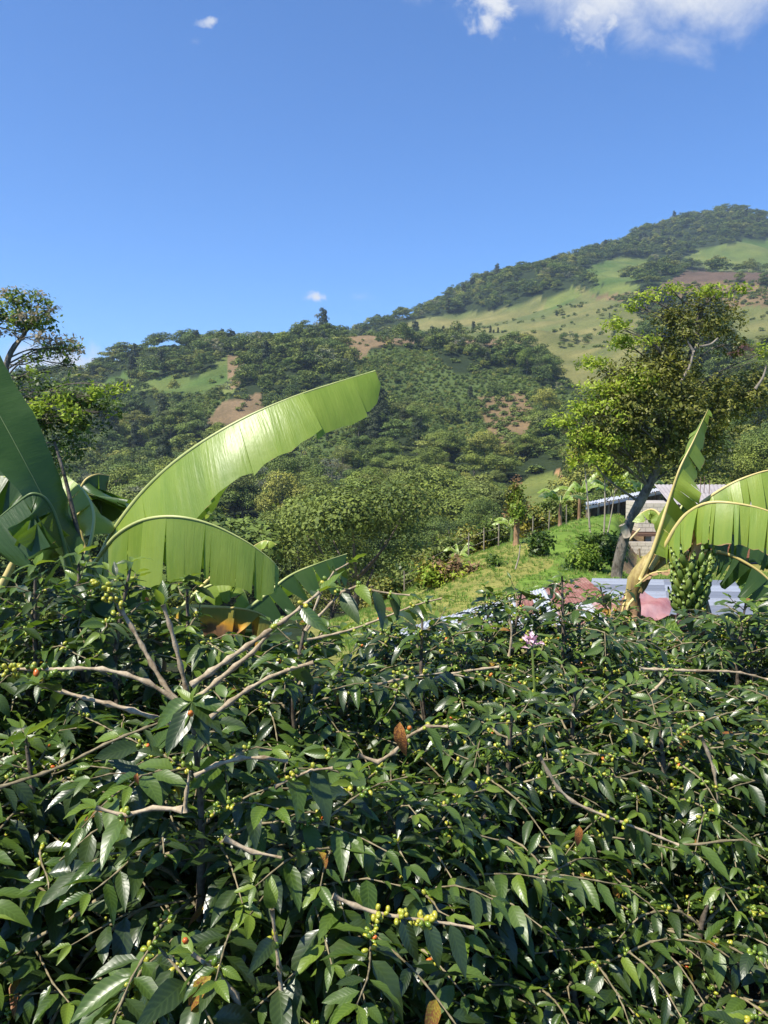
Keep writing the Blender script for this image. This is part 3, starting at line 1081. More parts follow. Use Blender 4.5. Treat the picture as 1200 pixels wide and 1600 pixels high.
lime = [lob(960, 510, d - .4, 26, 14), lob(975, 535, d, 30, 14), lob(928, 568, d - .3, 30, 11), lob(1010, 465, d, 22, 9), lob(1050, 452, d, 30, 10), lob(1110, 455, d, 34, 9), lob(1155, 452, d + .2, 24, 7), lob(985, 480, d, 18, 8),
        lob(935, 610, d - .5, 40, 14), lob(975, 605, d - .7, 45, 16), lob(905, 640, d - .5, 30, 15), lob(890, 660, d - .4, 26, 10), lob(915, 680, d - .6, 30, 13), lob(925, 715, d - .6, 30, 13), lob(950, 640, d - .8, 42, 20),
        lob(1000, 590, d - .8, 36, 16), lob(1195, 550, d, 18, 12), lob(865, 660, d - .3, 14, 6), lob(960, 690, d - .8, 28, 12), lob(1012, 530, d - .5, 22, 10)]
mid_tree('broadleaf_tree', 'large olive and lime tree with a leaning grey trunk on the right slope', rb, trunk, 0.17,
         [('crown', MID_OLIVE, inner, 30000, 0.058, (0.25, 1.05)), ('top_crown', MID_OLIVE, topl, 4400, 0.055, (0.3, 1.05)), ('lime_foliage', MID_LIME, lime, 5600, 0.06, (0.1, 1.0))],
         7, BARK_GREY, 41, 0.42, limb=0.55, steep=0.7)
# stub of a cut limb on its trunk is a part
tr = [o for o in COL.objects if o.name.startswith('broadleaf_tree')][0]
MB().tube([P(980, 838, d - .25), P(976, 828, d - .3), P(972, 820, d - .3)], [0.11, 0.12, 0.10], 8).build('cut_limb', BARK_PALE, tr, rb, True)
mb = MB()
for pl in ([(1062, 600), (1078, 572), (1084, 548), (1092, 536)], [(1084, 550), (1078, 540), (1074, 532)], [(1092, 542), (1110, 538), (1122, 528)], [(1180, 608), (1192, 590), (1198, 570)]):
    mb.tube(catmull([P(a, b_, d - .75) for a, b_ in pl], 8), np.linspace(0.045, 0.02, 8), 6)
mb.build('bare_limb', bark_mat('bark_bare_limb', (0.13, 0.11, 0.085), (0.30, 0.26, 0.21), 4.0), tr, rb, True)

# the tree on the left edge, airy umbrella of dusty pink and green sprays on bent dark limbs
d = 17.0
base = P(-60, 1010, d)
base[2] = H(base[0], base[1]) - 0.1
trunk = [base, P(-40, 850, d), P(-5, 700, d), P(8, 600, d), P(10, 570, d), P(20, 545, d), P(40, 520, d)]
gl = [lob(10, 500, d, 46, 20), lob(50, 505, d, 44, 20), lob(88, 545, d, 42, 17), lob(30, 470, d, 42, 14), lob(70, 485, d + .3, 30, 16), lob(115, 545, d, 22, 8), lob(60, 560, d, 34, 7), lob(-40, 480, d, 50, 25), lob(108, 570, d, 12, 7)]
pk = [lob(15, 462, d, 40, 9), lob(48, 490, d - .3, 36, 9), lob(90, 478, d, 10, 6), lob(65, 462, d, 9, 6), lob(80, 530, d - .3, 38, 9), lob(20, 520, d - .2, 30, 8), lob(118, 548, d - .2, 17, 6), lob(-30, 470, d, 40, 14), lob(112, 572, d, 8, 7)]
low = [lob(60, 605, d - .5, 38, 20), lob(100, 620, d - .6, 46, 24), lob(140, 630, d - .5, 36, 26), lob(80, 655, d - .3, 52, 28), lob(130, 668, d - .4, 36, 20), lob(110, 700, d - .2, 40, 22), lob(40, 590, d, 20, 9), lob(175, 640, d - .5, 20, 18), lob(70, 730, d, 40, 30), lob(20, 640, d, 40, 40)]
lowlime = [lob(160, 612, d - 1.0, 22, 8), lob(190, 608, d - .9, 18, 5), lob(145, 620, d - 1.1, 14, 8), lob(60, 640, d - 1.2, 30, 12), lob(85, 622, d - 1.2, 24, 10), lob(110, 648, d - 1.2, 24, 9), lob(178, 645, d - .9, 14, 6), lob(50, 578, d - .5, 13, 7)]
mid_tree('umbrella_tree', 'airy umbrella-shaped tree with dusty pink and green sprays at the left edge', base, trunk, 0.12,
         [('crown', MID_FRESH, gl, 2900, 0.052, (0.2, 1.05)), ('pink_foliage', MID_PINK, pk, 750, 0.05, (0.2, 1.0)), ('lower_crown', MID_GREEN, low, 4600, 0.055, (0.2, 1.1)), ('lime_foliage', MID_LIME, lowlime, 850, 0.055, (0.1, 1.0))],
         10, BARK_GREY, 51, 0.35, limb=0.5, steep=0.25)


def small_tree(label, px, py, d, top, r0, leaves, mat, size, seed, bark=None, lean=0, group=None, name='young_tree', stems=None):
    b0 = P(px, py, d)
    b0[2] = H(b0[0], b0[1]) - 0.05
    t1 = P(px + lean, top, d)
    tr_ = [b0, b0 * 0.5 + t1 * 0.5 + np.array((0.04, 0.02, 0)), t1]
    return mid_tree(name, label, b0, tr_, r0, [('crown', m_, l_, n_, s_, (0.15, 1.05)) for l_, m_, n_, s_ in leaves], 4, bark or BARK_PALE, seed, 0.5, group)


# slender trees, saplings and shrubs of the right slope
small_tree('slender pale-trunked sapling with few leaves left of the open shed', 922, 842, 33, 700, 0.045, [([lob(915, 700, 33, 26, 14), lob(900, 720, 33, 16, 10), lob(930, 690, 33, 18, 9), lob(945, 715, 33, 16, 7)], MID_LIME, 900, 0.10), ([lob(908, 712, 33, 15, 9)], MID_RUST, 200, 0.09)], None, 0, 3, lean=-12)
small_tree('forked pale sapling standing in front of the open shed', 943, 838, 30, 735, 0.042, [([lob(945, 735, 30, 20, 12), lob(962, 742, 30, 16, 9), lob(975, 755, 30, 10, 6)], MID_LIME, 620, 0.09)], None, 0, 4, lean=2)
small_tree('thin leaning stick tree with bare twigs before the shed', 944, 835, 29.6, 760, 0.032, [([lob(966, 762, 29.6, 8, 8)], MID_OLIVE, 40, 0.08)], None, 0, 5, lean=18)
small_tree('tall slim tree topped with yellowing leaves and a rust-brown spire', 806, 862, 31, 770, 0.13, [([lob(806, 790, 31, 15, 22), lob(800, 770, 31, 10, 12), lob(810, 806, 31, 11, 10)], MID_OLIVE, 1300, 0.085), ([lob(806, 757, 31, 6, 11), lob(822, 790, 31, 5, 14), lob(800, 800, 31, 14, 6)], MID_RUST, 260, 0.07), ([lob(804, 775, 31, 12, 18), lob(808, 795, 30.6, 12, 16)], MID_LIME, 900, 0.075)], None, 0, 6, bark=BARK_BROWN)
small_tree('very thin leaning stick with rusty leaves low on the grass mound', 804, 925, 24, 850, 0.03, [([lob(812, 905, 24, 5, 9), lob(806, 915, 24, 4, 8)], MID_RUST, 130, 0.075)], None, 0, 7, lean=9, name='thin_stick_tree')
small_tree('small dark green round-headed sapling alone on the bright grass', 838, 897, 27, 870, 0.035, [([lob(842, 848, 27, 20, 11), lob(840, 866, 27, 13, 15), lob(852, 842, 27, 10, 8), lob(845, 885, 27, 6, 8)], MID_GREEN, 1500, 0.085)], None, 0, 8)
small_tree('tiny leafy sapling on a bare bent stem on the mound', 778, 905, 25, 885, 0.022, [([lob(773, 880, 25, 12, 7)], MID_GREEN, 260, 0.075)], None, 0, 9, lean=-6)
small_tree('broad leafy shrub at the foot of the leaning grey trunk', 925, 905, 23.5, 880, 0.06, [([lob(925, 862, 23.5, 28, 22), lob(905, 885, 23.5, 24, 20), lob(945, 850, 23.5, 24, 14), lob(960, 868, 23.5, 18, 12), lob(920, 900, 23.5, 30, 12)], MID_GREEN, 5200, 0.075), ([lob(915, 870, 23, 26, 18)], MID_LIME, 500, 0.07)], None, 0, 10, name='leafy_shrub')
small_tree('low fern-like tuft growing on the mound above the rusty roof', 882, 912, 23, 900, 0.03, [([lob(884, 903, 23, 14, 8)], MID_GREEN, 500, 0.07)], None, 0, 11, name='low_shrub')
for i, (px_, py_, w, hgt, lab) in enumerate([(690, 908, 20, 24, 'leftmost of the rusty-leaved shrubs on the dry grass'), (715, 912, 22, 30, 'tallest of the rusty-leaved shrubs on the dry grass'), (742, 915, 18, 24, 'rusty-leaved shrub third from the left on the dry grass'),
                                             (760, 912, 14, 18, 'small rusty-leaved shrub at the right end of its group'), (725, 935, 30, 14, 'low spreading rusty shrub in front of its taller neighbours'), (668, 905, 18, 22, 'yellow-green shrub at the fence end of the dry grass')]):
    dd_ = 25.5
    small_tree(lab, px_, py_ + 6, dd_, py_ - hgt * 0.6, 0.03, [([lob(px_, py_ - hgt * 0.5, dd_, w, hgt * 0.8), lob(px_ + w * 0.5, py_ - hgt * 0.1, dd_, w * 0.7, hgt * 0.5), lob(px_ - w * 0.6, py_, dd_, w * 0.6, hgt * 0.5)], MID_OLIVE if i != 5 else MID_GREEN, 620, 0.085),
                                                  ([lob(px_ - w * 0.2, py_ - hgt * 0.8, dd_ - .2, w * 0.35, hgt * 0.5), lob(px_ + w * 0.5, py_ - hgt * 0.3, dd_ - .3, w * 0.3, hgt * 0.6), lob(px_ - w * 0.5, py_ - hgt * 0.1, dd_ - .3, w * 0.25, hgt * 0.4)], MID_RUST if i != 5 else MID_OLIVE, 480, 0.08),
                                                  ([lob(px_ + w * .1, py_ - hgt * .2, dd_ - .3, w * .9, hgt * .8)], MID_LIME, 480, 0.07)],
               None, 0, 20 + i, name='rusty_shrub', group='shrubs with rusty dry leaves on the mound')
# hedge of bushes along the far side of the fence
BUSHES = [(600, 935, 36, 30, 'pale bush just beyond the fence end behind coffee twigs'), (640, 918, 36, 34, 'bush beyond the fence, second from the left'), (668, 890, 40, 28, 'dark bush beyond the fence, third from the left'), (700, 868, 38, 24, 'bush beyond the fence behind the first posts'),
          (735, 850, 40, 22, 'grey-green bush beyond the middle fence posts'), (770, 835, 40, 20, 'bush beyond the fence left of the rust-topped tree'), (830, 815, 42, 17, 'bush beyond the fence right of the rust-topped tree'), (862, 800, 44, 16, 'dark bush beyond the fence below the far banana plant'), (885, 795, 46, 20, 'bush at the right fence end near the open shed')]
for i, (px_, py_, dd_, hgt, lab) in enumerate(BUSHES):
    dd_ += 4
    small_tree(lab, px_, py_ + 12, dd_, py_ - hgt * 0.4, 0.05, [([lob(px_, py_ - hgt * 0.3, dd_, 26, hgt * 0.8), lob(px_ + 20, py_ + 2, dd_, 18, hgt * 0.6), lob(px_ - 18, py_ + 4, dd_, 18, hgt * 0.6), lob(px_, py_ + 12, dd_, 30, 12)], MID_GREEN if i % 2 else MID_OLIVE, 1500, 0.13),
                                                       ([lob(px_, py_ - hgt * 0.4, dd_ - .3, 24, hgt * 0.6)], LEAF_OLIVE, 400, 0.12)],
               None, 0, 40 + i, bark=BARK, name='hedge_bush', group='bushes beyond the fence')

# fence posts along the crest, with two wires between neighbours
POST = bark_mat('weathered_post', (0.15, 0.12, 0.09), (0.34, 0.29, 0.22), 14.0)
m = Mat('fence_wire')
WIRE = m.finish((0.2, 0.19, 0.18), 0.5, 0.4, None, metallic=0.6)
posts = [(632, 925, 905, 34.5), (666, 908, 878, 34.3), (732, 882, 838, 34.0), (756, 870, 852, 34.0), (779, 860, 843, 34.0), (805, 850, 838, 35), (832, 836, 826, 37), (857, 830, 820, 39), (885, 822, 815, 41)]
names = ['fence post at the low end of the crest fence', 'tall fence post beside the yellow-green shrub', 'tallest crest fence post, left of the others behind rusty shrubs', 'fence post second after the tallest on the crest', 'fence post third after the tallest on the crest',
         'fence post behind the rust-topped slim tree', 'short fence post right of the rust-topped tree', 'short fence post on the bright grass crest', 'farthest fence post near the open shed']
tops = []
for (px_, pb, pt, dd_), lab in zip(posts, names):
    b0 = P(px_, pb, dd_)
    b0[2] = H(b0[0], b0[1]) - 0.25
    t1 = P(px_ + random.Random(px_).uniform(-1.5, 1.5), pt, dd_)
    t1[2] = max(t1[2], b0[2] + 1.3)
    o = MB().tube([b0, b0 * .5 + t1 * .5, t1], [0.034, 0.032, 0.028], 7).build('fence_post', POST, None, b0, False)
    o.location = b0
    tag(o, lab, 'fence post', 'fence posts along the crest')
    tops.append((b0, t1))
mb = MB()
for (b0, t0), (b1, t1) in zip(tops[:-1], tops[1:]):
    for f in (0.55, 0.88):
        a, e = b0 + (t0 - b0) * f, b1 + (t1 - b1) * f
        mb.tube(catmull([a, (a + e) / 2 - np.array((0, 0, 0.05)), e], 5), 0.003, 4, False)
o = mb.build('fence_wire', WIRE, None, tops[4][0])
o.location = tops[4][0]
tag(o, 'thin wire strung between the posts of the crest fence', 'fence wire')
# ------------------------------------------------------------------ buildings
def metal_mat(name, a, b, patch, rough=0.35, metallic=0.75, scale=1.2):
    m = Mat(name)
    n1 = m.noise(scale, 5, 0.65, m.obj_co())
    n2 = m.noise(scale * 9, 4, 0.7, m.obj_co())
    f = m.math('ADD', m.math('MULTIPLY', n1, 0.7), m.math('MULTIPLY', n2, 0.3))
    c = m.ramp(f, [(patch - 0.07, a), (patch + 0.07, b)])
    return m.finish(c, m.range(f, patch - 0.05, patch + 0.1, rough, 0.8), 0.5, None, metallic=m.range(f, patch - 0.05, patch + 0.08, metallic, 0.05))


ZINC = metal_mat('zinc_sheet', (0.52, 0.54, 0.57), (0.36, 0.29, 0.25), 0.60, 0.45, 0.35)
ZINC_BLUE_SHADE = metal_mat('blue_grey_sheet_shade', (0.17, 0.19, 0.235), (0.20, 0.19, 0.20), 0.60, 0.55, 0.25)  # darker copy of the blue-grey sheet; corrugation shade painted into alternate sheets
ZINC_BLUE = metal_mat('blue_grey_sheet', (0.30, 0.33, 0.39), (0.20, 0.19, 0.20), 0.60, 0.5, 0.25)
RUST = metal_mat('rusty_sheet', (0.17, 0.055, 0.040), (0.27, 0.15, 0.12), 0.50, 0.8, 0.1)
RUST_PALE = metal_mat('pale_rusty_sheet', (0.40, 0.29, 0.27), (0.24, 0.085, 0.06), 0.52, 0.7, 0.1)
PINKM = Mat('pink_plastic')
PINK = PINKM.finish(PINKM.ramp(PINKM.noise(1.6, 4, 0.6, PINKM.obj_co()), [(0.3, (0.26, 0.085, 0.085)), (0.65, (0.40, 0.23, 0.22))]), 0.45, 0.5, PINKM.bump(PINKM.noise(5, 3, 0.5, PINKM.obj_co()), 0.5, 0.05))
WOOD = bark_mat('rough_timber', (0.13, 0.095, 0.065), (0.32, 0.25, 0.18), 7.0)


def plain_mat(name, a, b, scale=2.0, rough=0.9):
    m = Mat(name)
    n1 = m.noise(scale, 6, 0.65, m.obj_co())
    n2 = m.noise(scale * 12, 3, 0.6, m.obj_co())
    c = m.mix(0.35, m.ramp(n1, [(0.3, a), (0.7, b)]), m.ramp(n2, [(0.3, a), (0.7, b)]))
    return m.finish(c, rough, 0.2, m.bump(n2, 0.4, 0.02))


BEIGE = plain_mat('beige_block', (0.48, 0.41, 0.31), (0.66, 0.58, 0.47))
MORTAR = plain_mat('mortar', (0.30, 0.27, 0.23), (0.42, 0.38, 0.33))
CEMENT = plain_mat('grey_cement', (0.22, 0.21, 0.21), (0.36, 0.34, 0.33), 0.8)
FIBRE = plain_mat('fibre_cement', (0.24, 0.215, 0.21), (0.37, 0.34, 0.33), 0.6)
MAROON = plain_mat('maroon_wall_and_shade', (0.06, 0.03, 0.03), (0.12, 0.06, 0.05))
BRICKRED = plain_mat('red_clay_brick', (0.30, 0.115, 0.07), (0.42, 0.19, 0.12), 1.0)
WHITE = plain_mat('white_paint', (0.62, 0.60, 0.55), (0.78, 0.76, 0.72), 2.0, 0.6)
DARKGLASS = Mat('dark_glass').finish((0.02, 0.022, 0.025), 0.1, 0.5)


def corrugated(a, b, c_, d_, waves, amp, along_ab=True, nseg=2):
    """sheet between edge a-b and edge d-c; corrugations as ridges that run from a-b to d-c (across ab)"""
    a, b, c_, d_ = (np.asarray(v, float) for v in (a, b, c_, d_))
    n = waves * 4 + 1
    s = np.linspace(0, 1, n)
    t = np.linspace(0, 1, nseg + 1)
    up = nrm(np.cross(b - a, d_ - a))
    up = up if up[2] > 0 else -up
    V = []
    for tt in t:
        e0, e1 = a + (d_ - a) * tt, b + (c_ - b) * tt
        V.append(e0 + (e1 - e0) * s[:, None] + up * (amp * np.sin(s * waves * 2 * math.pi))[:, None])
    V = np.array(V).reshape(-1, 3)
    lo = V - up * 0.004
    i = np.arange(nseg)[:, None] * n
    j = np.arange(n - 1)[None, :]
    Fq = np.stack([i + j, i + j + 1, i + n + j + 1, i + n + j], -1).reshape(-1, 4)
    return np.concatenate([V, lo]), np.concatenate([Fq, Fq[:, ::-1] + len(V)])


# low tin-roofed shed, its sheets patched zinc and rust
base = P(780, 985, 14)
base[2] = H(base[0], base[1])
t = thing('tin_roof_shed', 'low shed behind the coffee bushes roofed with patched zinc and rusty sheets', 'shed', base)
E0, E1 = P(628, 984, 12.6), P(912, 902, 17.2)
N0, N1 = P(575, 1040, 11.2), P(990, 972, 12.9)
ns = 11
sheet_m = [ZINC, ZINC, ZINC, ZINC, ZINC, ZINC, RUST, ZINC, RUST, RUST, RUST]
sheet_m2 = [ZINC, ZINC, ZINC, ZINC, RUST_PALE, ZINC, ZINC, ZINC, RUST_PALE, ZINC, RUST_PALE]
up = np.array((0, 0, 1.0))
for k in range(ns):
    f0, f1 = k / ns, (k + 1.06) / ns
    a, b = E0 + (E1 - E0) * f0, E0 + (E1 - E0) * f1
    d_, c_ = N0 + (N1 - N0) * f0, N0 + (N1 - N0) * f1
    lift = up * (0.014 * (k % 2) + 0.012)
    m1a, m1b = a + (d_ - a) * 0.52, b + (c_ - b) * 0.52
    V, Fq = corrugated(a + lift, b + lift, m1b + lift, m1a + lift, 5, 0.013)
    mb = MB(); mb.add(V, Fq)
    mb.build('roof_sheet', sheet_m[k], t, base, True)
    V, Fq = corrugated(m1a + (a - m1a) * .06 + lift - up * .02, m1b + (b - m1b) * .06 + lift - up * .02, c_ + lift - up * .02, d_ + lift - up * .02, 5, 0.013)
    mb = MB(); mb.add(V, Fq)
    mb.build('roof_sheet', sheet_m2[k], t, base, True)
for f in (0.02, 0.34, 0.66, 0.98):
    for e, n_ in ((E0, E1), (N0, N1)):
        p = e + (n_ - e) * f
        g = p.copy(); g[2] = H(p[0], p[1]) - 0.1
        MB().tube([g, p - up * 0.03], 0.06, 6).build('post', WOOD, t, base)
MB().tube([E0 - up * .04, E1 - up * .04], 0.05, 6).build('beam', WOOD, t, base)
MB().tube([N0 - up * .04, N1 - up * .04], 0.05, 6).build('beam', WOOD, t, base)

# long blue-grey roof to its right
base = P(1045, 955, 16.5)
base[2] = H(base[0], base[1])
t = thing('long_metal_shed', 'low shed with a long blue-grey corrugated roof below the house', 'shed', base)
far_l, far_r = P(925, 909, 19.5), P(1148, 913, 19.5)
near_l, near_r = P(915, 962, 15.0), P(1178, 962, 15.0)
rows_ = 5
for k in range(rows_):
    f0, f1 = k / rows_, (k + 1.05) / rows_
    for h0, h1 in ((0, 0.52), (0.5, 1)):
        q = lambda f, h: (far_l + (far_r - far_l) * h) * (1 - f) + (near_l + (near_r - near_l) * h) * f
        lift = up * (0.012 * (rows_ - k) + (0.008 if h0 else 0))
        V, Fq = corrugated(q(f0, h0) + lift, q(f1, h0) + lift, q(f1, h1) + lift, q(f0, h1) + lift, 2, 0.05)
        mb = MB(); mb.add(V, Fq)
        mb.build('roof_sheet', ZINC_BLUE_SHADE if (k + int(h0 * 2)) % 2 else ZINC_BLUE, t, base, True)
for p in (far_l, far_r, near_l, near_r, (far_l + far_r) / 2, (near_l + near_r) / 2):
    p = p * 0.96 + (far_l + far_r + near_l + near_r) * 0.01
    g = p.copy(); g[2] = H(p[0], p[1]) - 0.1
    MB().tube([g, p - up * 0.06], 0.06, 6).build('post', WOOD, t, base)
q = MB()
q.box((near_l + near_r) / 2 - up * 0.1 + np.array((0, 0.06, 0)), (np.linalg.norm(near_r - near_l), 0.06, 0.1))
q.build('eave_beam', WOOD, t, base)

# pink plastic sheet thrown over the roof edge
base = P(1010, 945, 13.8)
gx_, gy_ = np.meshgrid(np.linspace(0, 1, 14), np.linspace(0, 1, 8))
a, b, c_, d_ = P(985, 922, 14.6), P(1052, 950, 14.2), P(1040, 975, 13.2), P(962, 968, 13.4)
V = (a * (1 - gx_)[..., None] + b * gx_[..., None]) * (1 - gy_)[..., None] + (d_ * (1 - gx_)[..., None] + c_ * gx_[..., None]) * gy_[..., None]
V = V + np.stack([0 * gx_, 0 * gx_, 0.10 + 0.05 * np.sin(gx_ * 9 + gy_ * 4) + 0.04 * fbm(gx_ * 5, gy_ * 5, 3)], -1)
i = np.arange(7)[:, None] * 14; j = np.arange(13)[None, :]
Fq = np.stack([i + j, i + j + 1, i + 15 + j, i + 14 + j], -1).reshape(-1, 4)
V = V.reshape(-1, 3)
mb = MB(); mb.add(np.concatenate([V, V - (0, 0, 0.01)]), np.concatenate([Fq, Fq[:, ::-1] + len(V)]))
o = mb.build('plastic_sheet', PINK, None, base, True)
o.location = base
tag(o, 'faded pink plastic sheet lying between the two metal roofs', 'plastic sheet')

# open-sided shed on top of the mound
base = P(975, 806, 49)
base[2] = H(base[0], base[1])
t = thing('open_shed', 'open-sided timber shed with a thin white metal roof on the mound', 'shed', base)
fl, fr = P(916, 790, 46), P(1040, 765, 52)
back = np.array((0.6, 2.4, 0.03))
k = 6
for i in range(k):
    a, b = fl + (fr - fl) * i / k, fl + (fr - fl) * (i + 1.04) / k
    lift = up * (0.012 * (i % 2))
    V, Fq = corrugated(a + lift, b + lift, b + back + lift, a + back + lift, 5, 0.03)
    mb = MB(); mb.add(V, Fq)
    mb.build('roof_sheet', ZINC, t, base, True)
MB().box((fl + fr) / 2 - up * 0.14, (np.linalg.norm(fr - fl), 0.08, 0.16), np.array((nrm(fr - fl), nrm(np.cross((0, 0, 1), nrm(fr - fl))), (0, 0, 1)))).build('fascia_board', ZINC, t, base)
for i in range(9):
    p = fl + (fr - fl) * (0.02 + i / 8.4)
    for off in ((0, 0, 0), back):
        g = p + np.array(off)
        q = g.copy(); q[2] = H(g[0], g[1]) - 0.3
        q[2] = min(q[2], g[2] - 1.2)
        MB().tube([q, g - up * 0.05], 0.07, 6).build('post', WOOD, t, base)
for h_ in (1.0, 0.55):
    a, b = fl + (fr - fl) * 0.45 - up * (1.9 - h_ * 0.6), fl + (fr - fl) * 0.86 - up * (2.0 - h_ * 0.6)
    MB().tube([a, b], 0.06, 5).build('rail', POST, t, base)
mb = MB()
rg = random.Random(4)
for i in range(26):
    f = 0.03 + 0.95 * i / 26
    p = fl + (fr - fl) * f + back * 0.9
    mb.box(p - up * (0.95 + 0.12 * rg.random()), (0.26, 0.05, 1.5 + 0.2 * rg.random()))
mb.build('back_board', WOOD, t, base)
MB().box(fl + (fr - fl) * .62 - up * 1.95 + np.array((0, .4, 0)), (3.6, 0.3, 0.45)).build('low_wall', CEMENT, t, base)

# house
HD_ = 43.0
base = P(1080, 880, HD_)
base[2] = H(base[0], base[1]) - 0.1
t = thing('farm_house', 'beige block farm house with a grey slab roof below the large tree', 'house', base)
S_ = HD_ / F


def wall_blocks(name, x0, x1, y0, y1, d, thick, bw=0.40, bh=0.20):
    """block wall filling pixel box (x0..x1, y0..y1) at distance d: mortar core and courses of proud blocks"""
    a, b = P(x0, y1, d), P(x1, y0, d)
    w, h = b[0] - a[0], b[2] - a[2]
    MB().box(((a[0] + b[0]) / 2, d + thick / 2, (a[2] + b[2]) / 2), (w, thick, h)).build(name, MORTAR, t, base)
    mb = MB()
    rg = random.Random(int(x0))
    nrow = int(h / bh)
    for r_ in range(nrow):
        z = a[2] + (r_ + 0.5) * h / nrow
        x = a[0] - (bw / 2 if r_ % 2 else 0)
        while x < b[0]:
            l, r2 = max(x, a[0]), min(x + bw, b[0])
            if r2 - l > 0.05:
                mb.box(((l + r2) / 2, d - 0.012 + rg.uniform(-.004, .004), z), (r2 - l - 0.022, 0.03, h / nrow - 0.022))
            x += bw
    # side face blocks
    for sx in (a[0], b[0]):
        for r_ in range(nrow):
            z = a[2] + (r_ + 0.5) * h / nrow
            mb.box((sx, d + thick / 2, z), (0.03, thick - 0.03, h / nrow - 0.022))
    o = mb.build('block', BEIGE, t, base)
    o['kind'] = 'stuff'


wall_blocks('lower_wall', 977, 1034, 847, 908, HD_ - 2.2, 0.25)
wall_blocks('upper_wall', 997, 1048, 786, 831, HD_ - 1.0, 2.2)
a = P(1014, 835, HD_ - 1.15)
MB().box(a + np.array((0, 0.7, 0)), (1.35, 1.9, 0.16)).build('beam', plain_mat('brown_beam', (0.10, 0.055, 0.04), (0.17, 0.10, 0.07)), t, base)
a, b = P(1013, 836, HD_ - 1.0), P(1013, 890, HD_ - 1.0)
MB().box(((a[0], HD_ - 0.9, (a[2] + b[2]) / 2)), (0.32, 0.3, a[2] - b[2])).build('pillar', CEMENT, t, base)
# slab roof, sloping back
mb = MB()
f0, f1, g0, g1 = P(1036, 800, HD_ - 0.2), P(1215, 792, HD_ - 0.2), P(1060, 757, HD_ + 8), P(1190, 757, HD_ + 8)
f0 = P(1048, 788, HD_ - 0.2); f1 = P(1230, 790, HD_ - 0.2)
V, Fq = corrugated(f0, f1, g1 + np.array((2.0, 0, 0)), g0 - np.array((1.6, 0, 0)), 34, 0.025)
mb.add(V, Fq)
mb.build('roof', FIBRE, t, base, True)
mb = MB()
for px_, top in ((1094, 746), (1100, 742), (1108, 748), (1075, 752)):
    a = P(px_, 772, HD_ + 4)
    a2 = P(px_ + 1, top, HD_ + 4)
    mb.tube([a - up * 0.3, a2], 0.022, 5)
mb.build('rebar', plain_mat('rusty_rebar', (0.10, 0.06, 0.05), (0.18, 0.11, 0.08)), t, base)
# main body under the roof
a, b = P(1046, 892, HD_ + 0.6), P(1222, 797, HD_ + 0.6)
z1 = f0[2] - 0.1
MB().box(((a[0] + b[0]) / 2, HD_ + 2.6, (a[2] + z1) / 2), (b[0] - a[0], 4.0, z1 - a[2])).build('wall', CEMENT, t, base)
a, b = P(1030, 893, HD_ - .2), P(1072, 845, HD_ - .2)
MB().box(((a[0] + b[0]) / 2, HD_ + 0.2, (a[2] + b[2]) / 2), (b[0] - a[0], 0.7, b[2] - a[2])).build('maroon_dark_opening', MAROON, t, base)  # maroon wall block; its dark colour also stands in for the unlit opening
a, b = P(1076, 872, HD_ - .3), P(1250, 833, HD_ - .3)
w_, h_ = b[0] - a[0], b[2] - a[2]
MB().box(((a[0] + b[0]) / 2, HD_ + 0.1, (a[2] + b[2]) / 2), (w_, 0.6, h_)).build('red_wall', BRICKRED, t, base)
mb = MB()
rg = random.Random(9)
nr_ = int(h_ / 0.12)
for r_ in range(nr_):
    x = a[0] - (0.15 if r_ % 2 else 0)
    while x < b[0] - 0.05:
        l, q_ = max(x, a[0]), min(x + 0.3, b[0])
        mb.box(((l + q_) / 2, HD_ - 0.21 + rg.uniform(-.006, .006), a[2] + (r_ + .5) * h_ / nr_), (q_ - l - .016, 0.03, h_ / nr_ - .016))
        x += 0.3
o = mb.build('brick', BRICKRED, t, base)
o['kind'] = 'stuff'
for px_, w2 in ((1120, 22), (1160, 20)):
    a, b = P(px_ - w2 / 2, 829, HD_ + .58), P(px_ + w2 / 2, 806, HD_ + .58)
    fr_ = MB().box(((a[0] + b[0]) / 2, HD_ + .57, (a[2] + b[2]) / 2), (b[0] - a[0], 0.08, b[2] - a[2])).build('window', WOOD, t, base)
    MB().box(((a[0] + b[0]) / 2, HD_ + .525, (a[2] + b[2]) / 2), (b[0] - a[0] - .16, 0.02, b[2] - a[2] - .16)).build('pane', DARKGLASS, fr_, (0, 0, 0))
# yard furniture
for px_, lab in ((987, 'left one of the two thin posts before the pale block wall'), (999, 'right one of the two thin posts before the pale block wall')):
    g = P(px_, 905, HD_ - 2.8)
    g[2] = H(g[0], g[1]) - 0.2
    e = P(px_, 857, HD_ - 2.8)
    o = MB().tube([g, e], 0.05, 6).build('yard_post', WOOD, None, g)
    o.location = g
    tag(o, lab, 'post', 'thin posts in the house yard')
g = P(1052, 893, HD_ - 1.6)
g[2] = H(g[0], g[1])
o = MB().tube([g, g + up * .25, g + up * .72, g + up * .74], [0.20, 0.24, 0.28, 0.30], 12).build('bucket', plain_mat('pale_blue_plastic', (0.42, 0.55, 0.62), (0.55, 0.66, 0.70), 2, 0.4), None, g, True)
o.location = g
tag(o, 'pale blue plastic drum standing at the house wall', 'drum')
g = P(1040, 897, HD_ - 2.4)
g[2] = H(g[0], g[1])
bt = thing('bench', 'plain white wooden bench in the house yard', 'bench', g)
MB().box(g + up * .5, (1.6, 0.35, 0.06)).build('seat', WHITE, bt, g)
for sx in (-.7, .7):
    MB().box(g + up * .235 + np.array((sx, 0, 0)), (0.07, 0.3, 0.47)).build('leg', WHITE, bt, g)
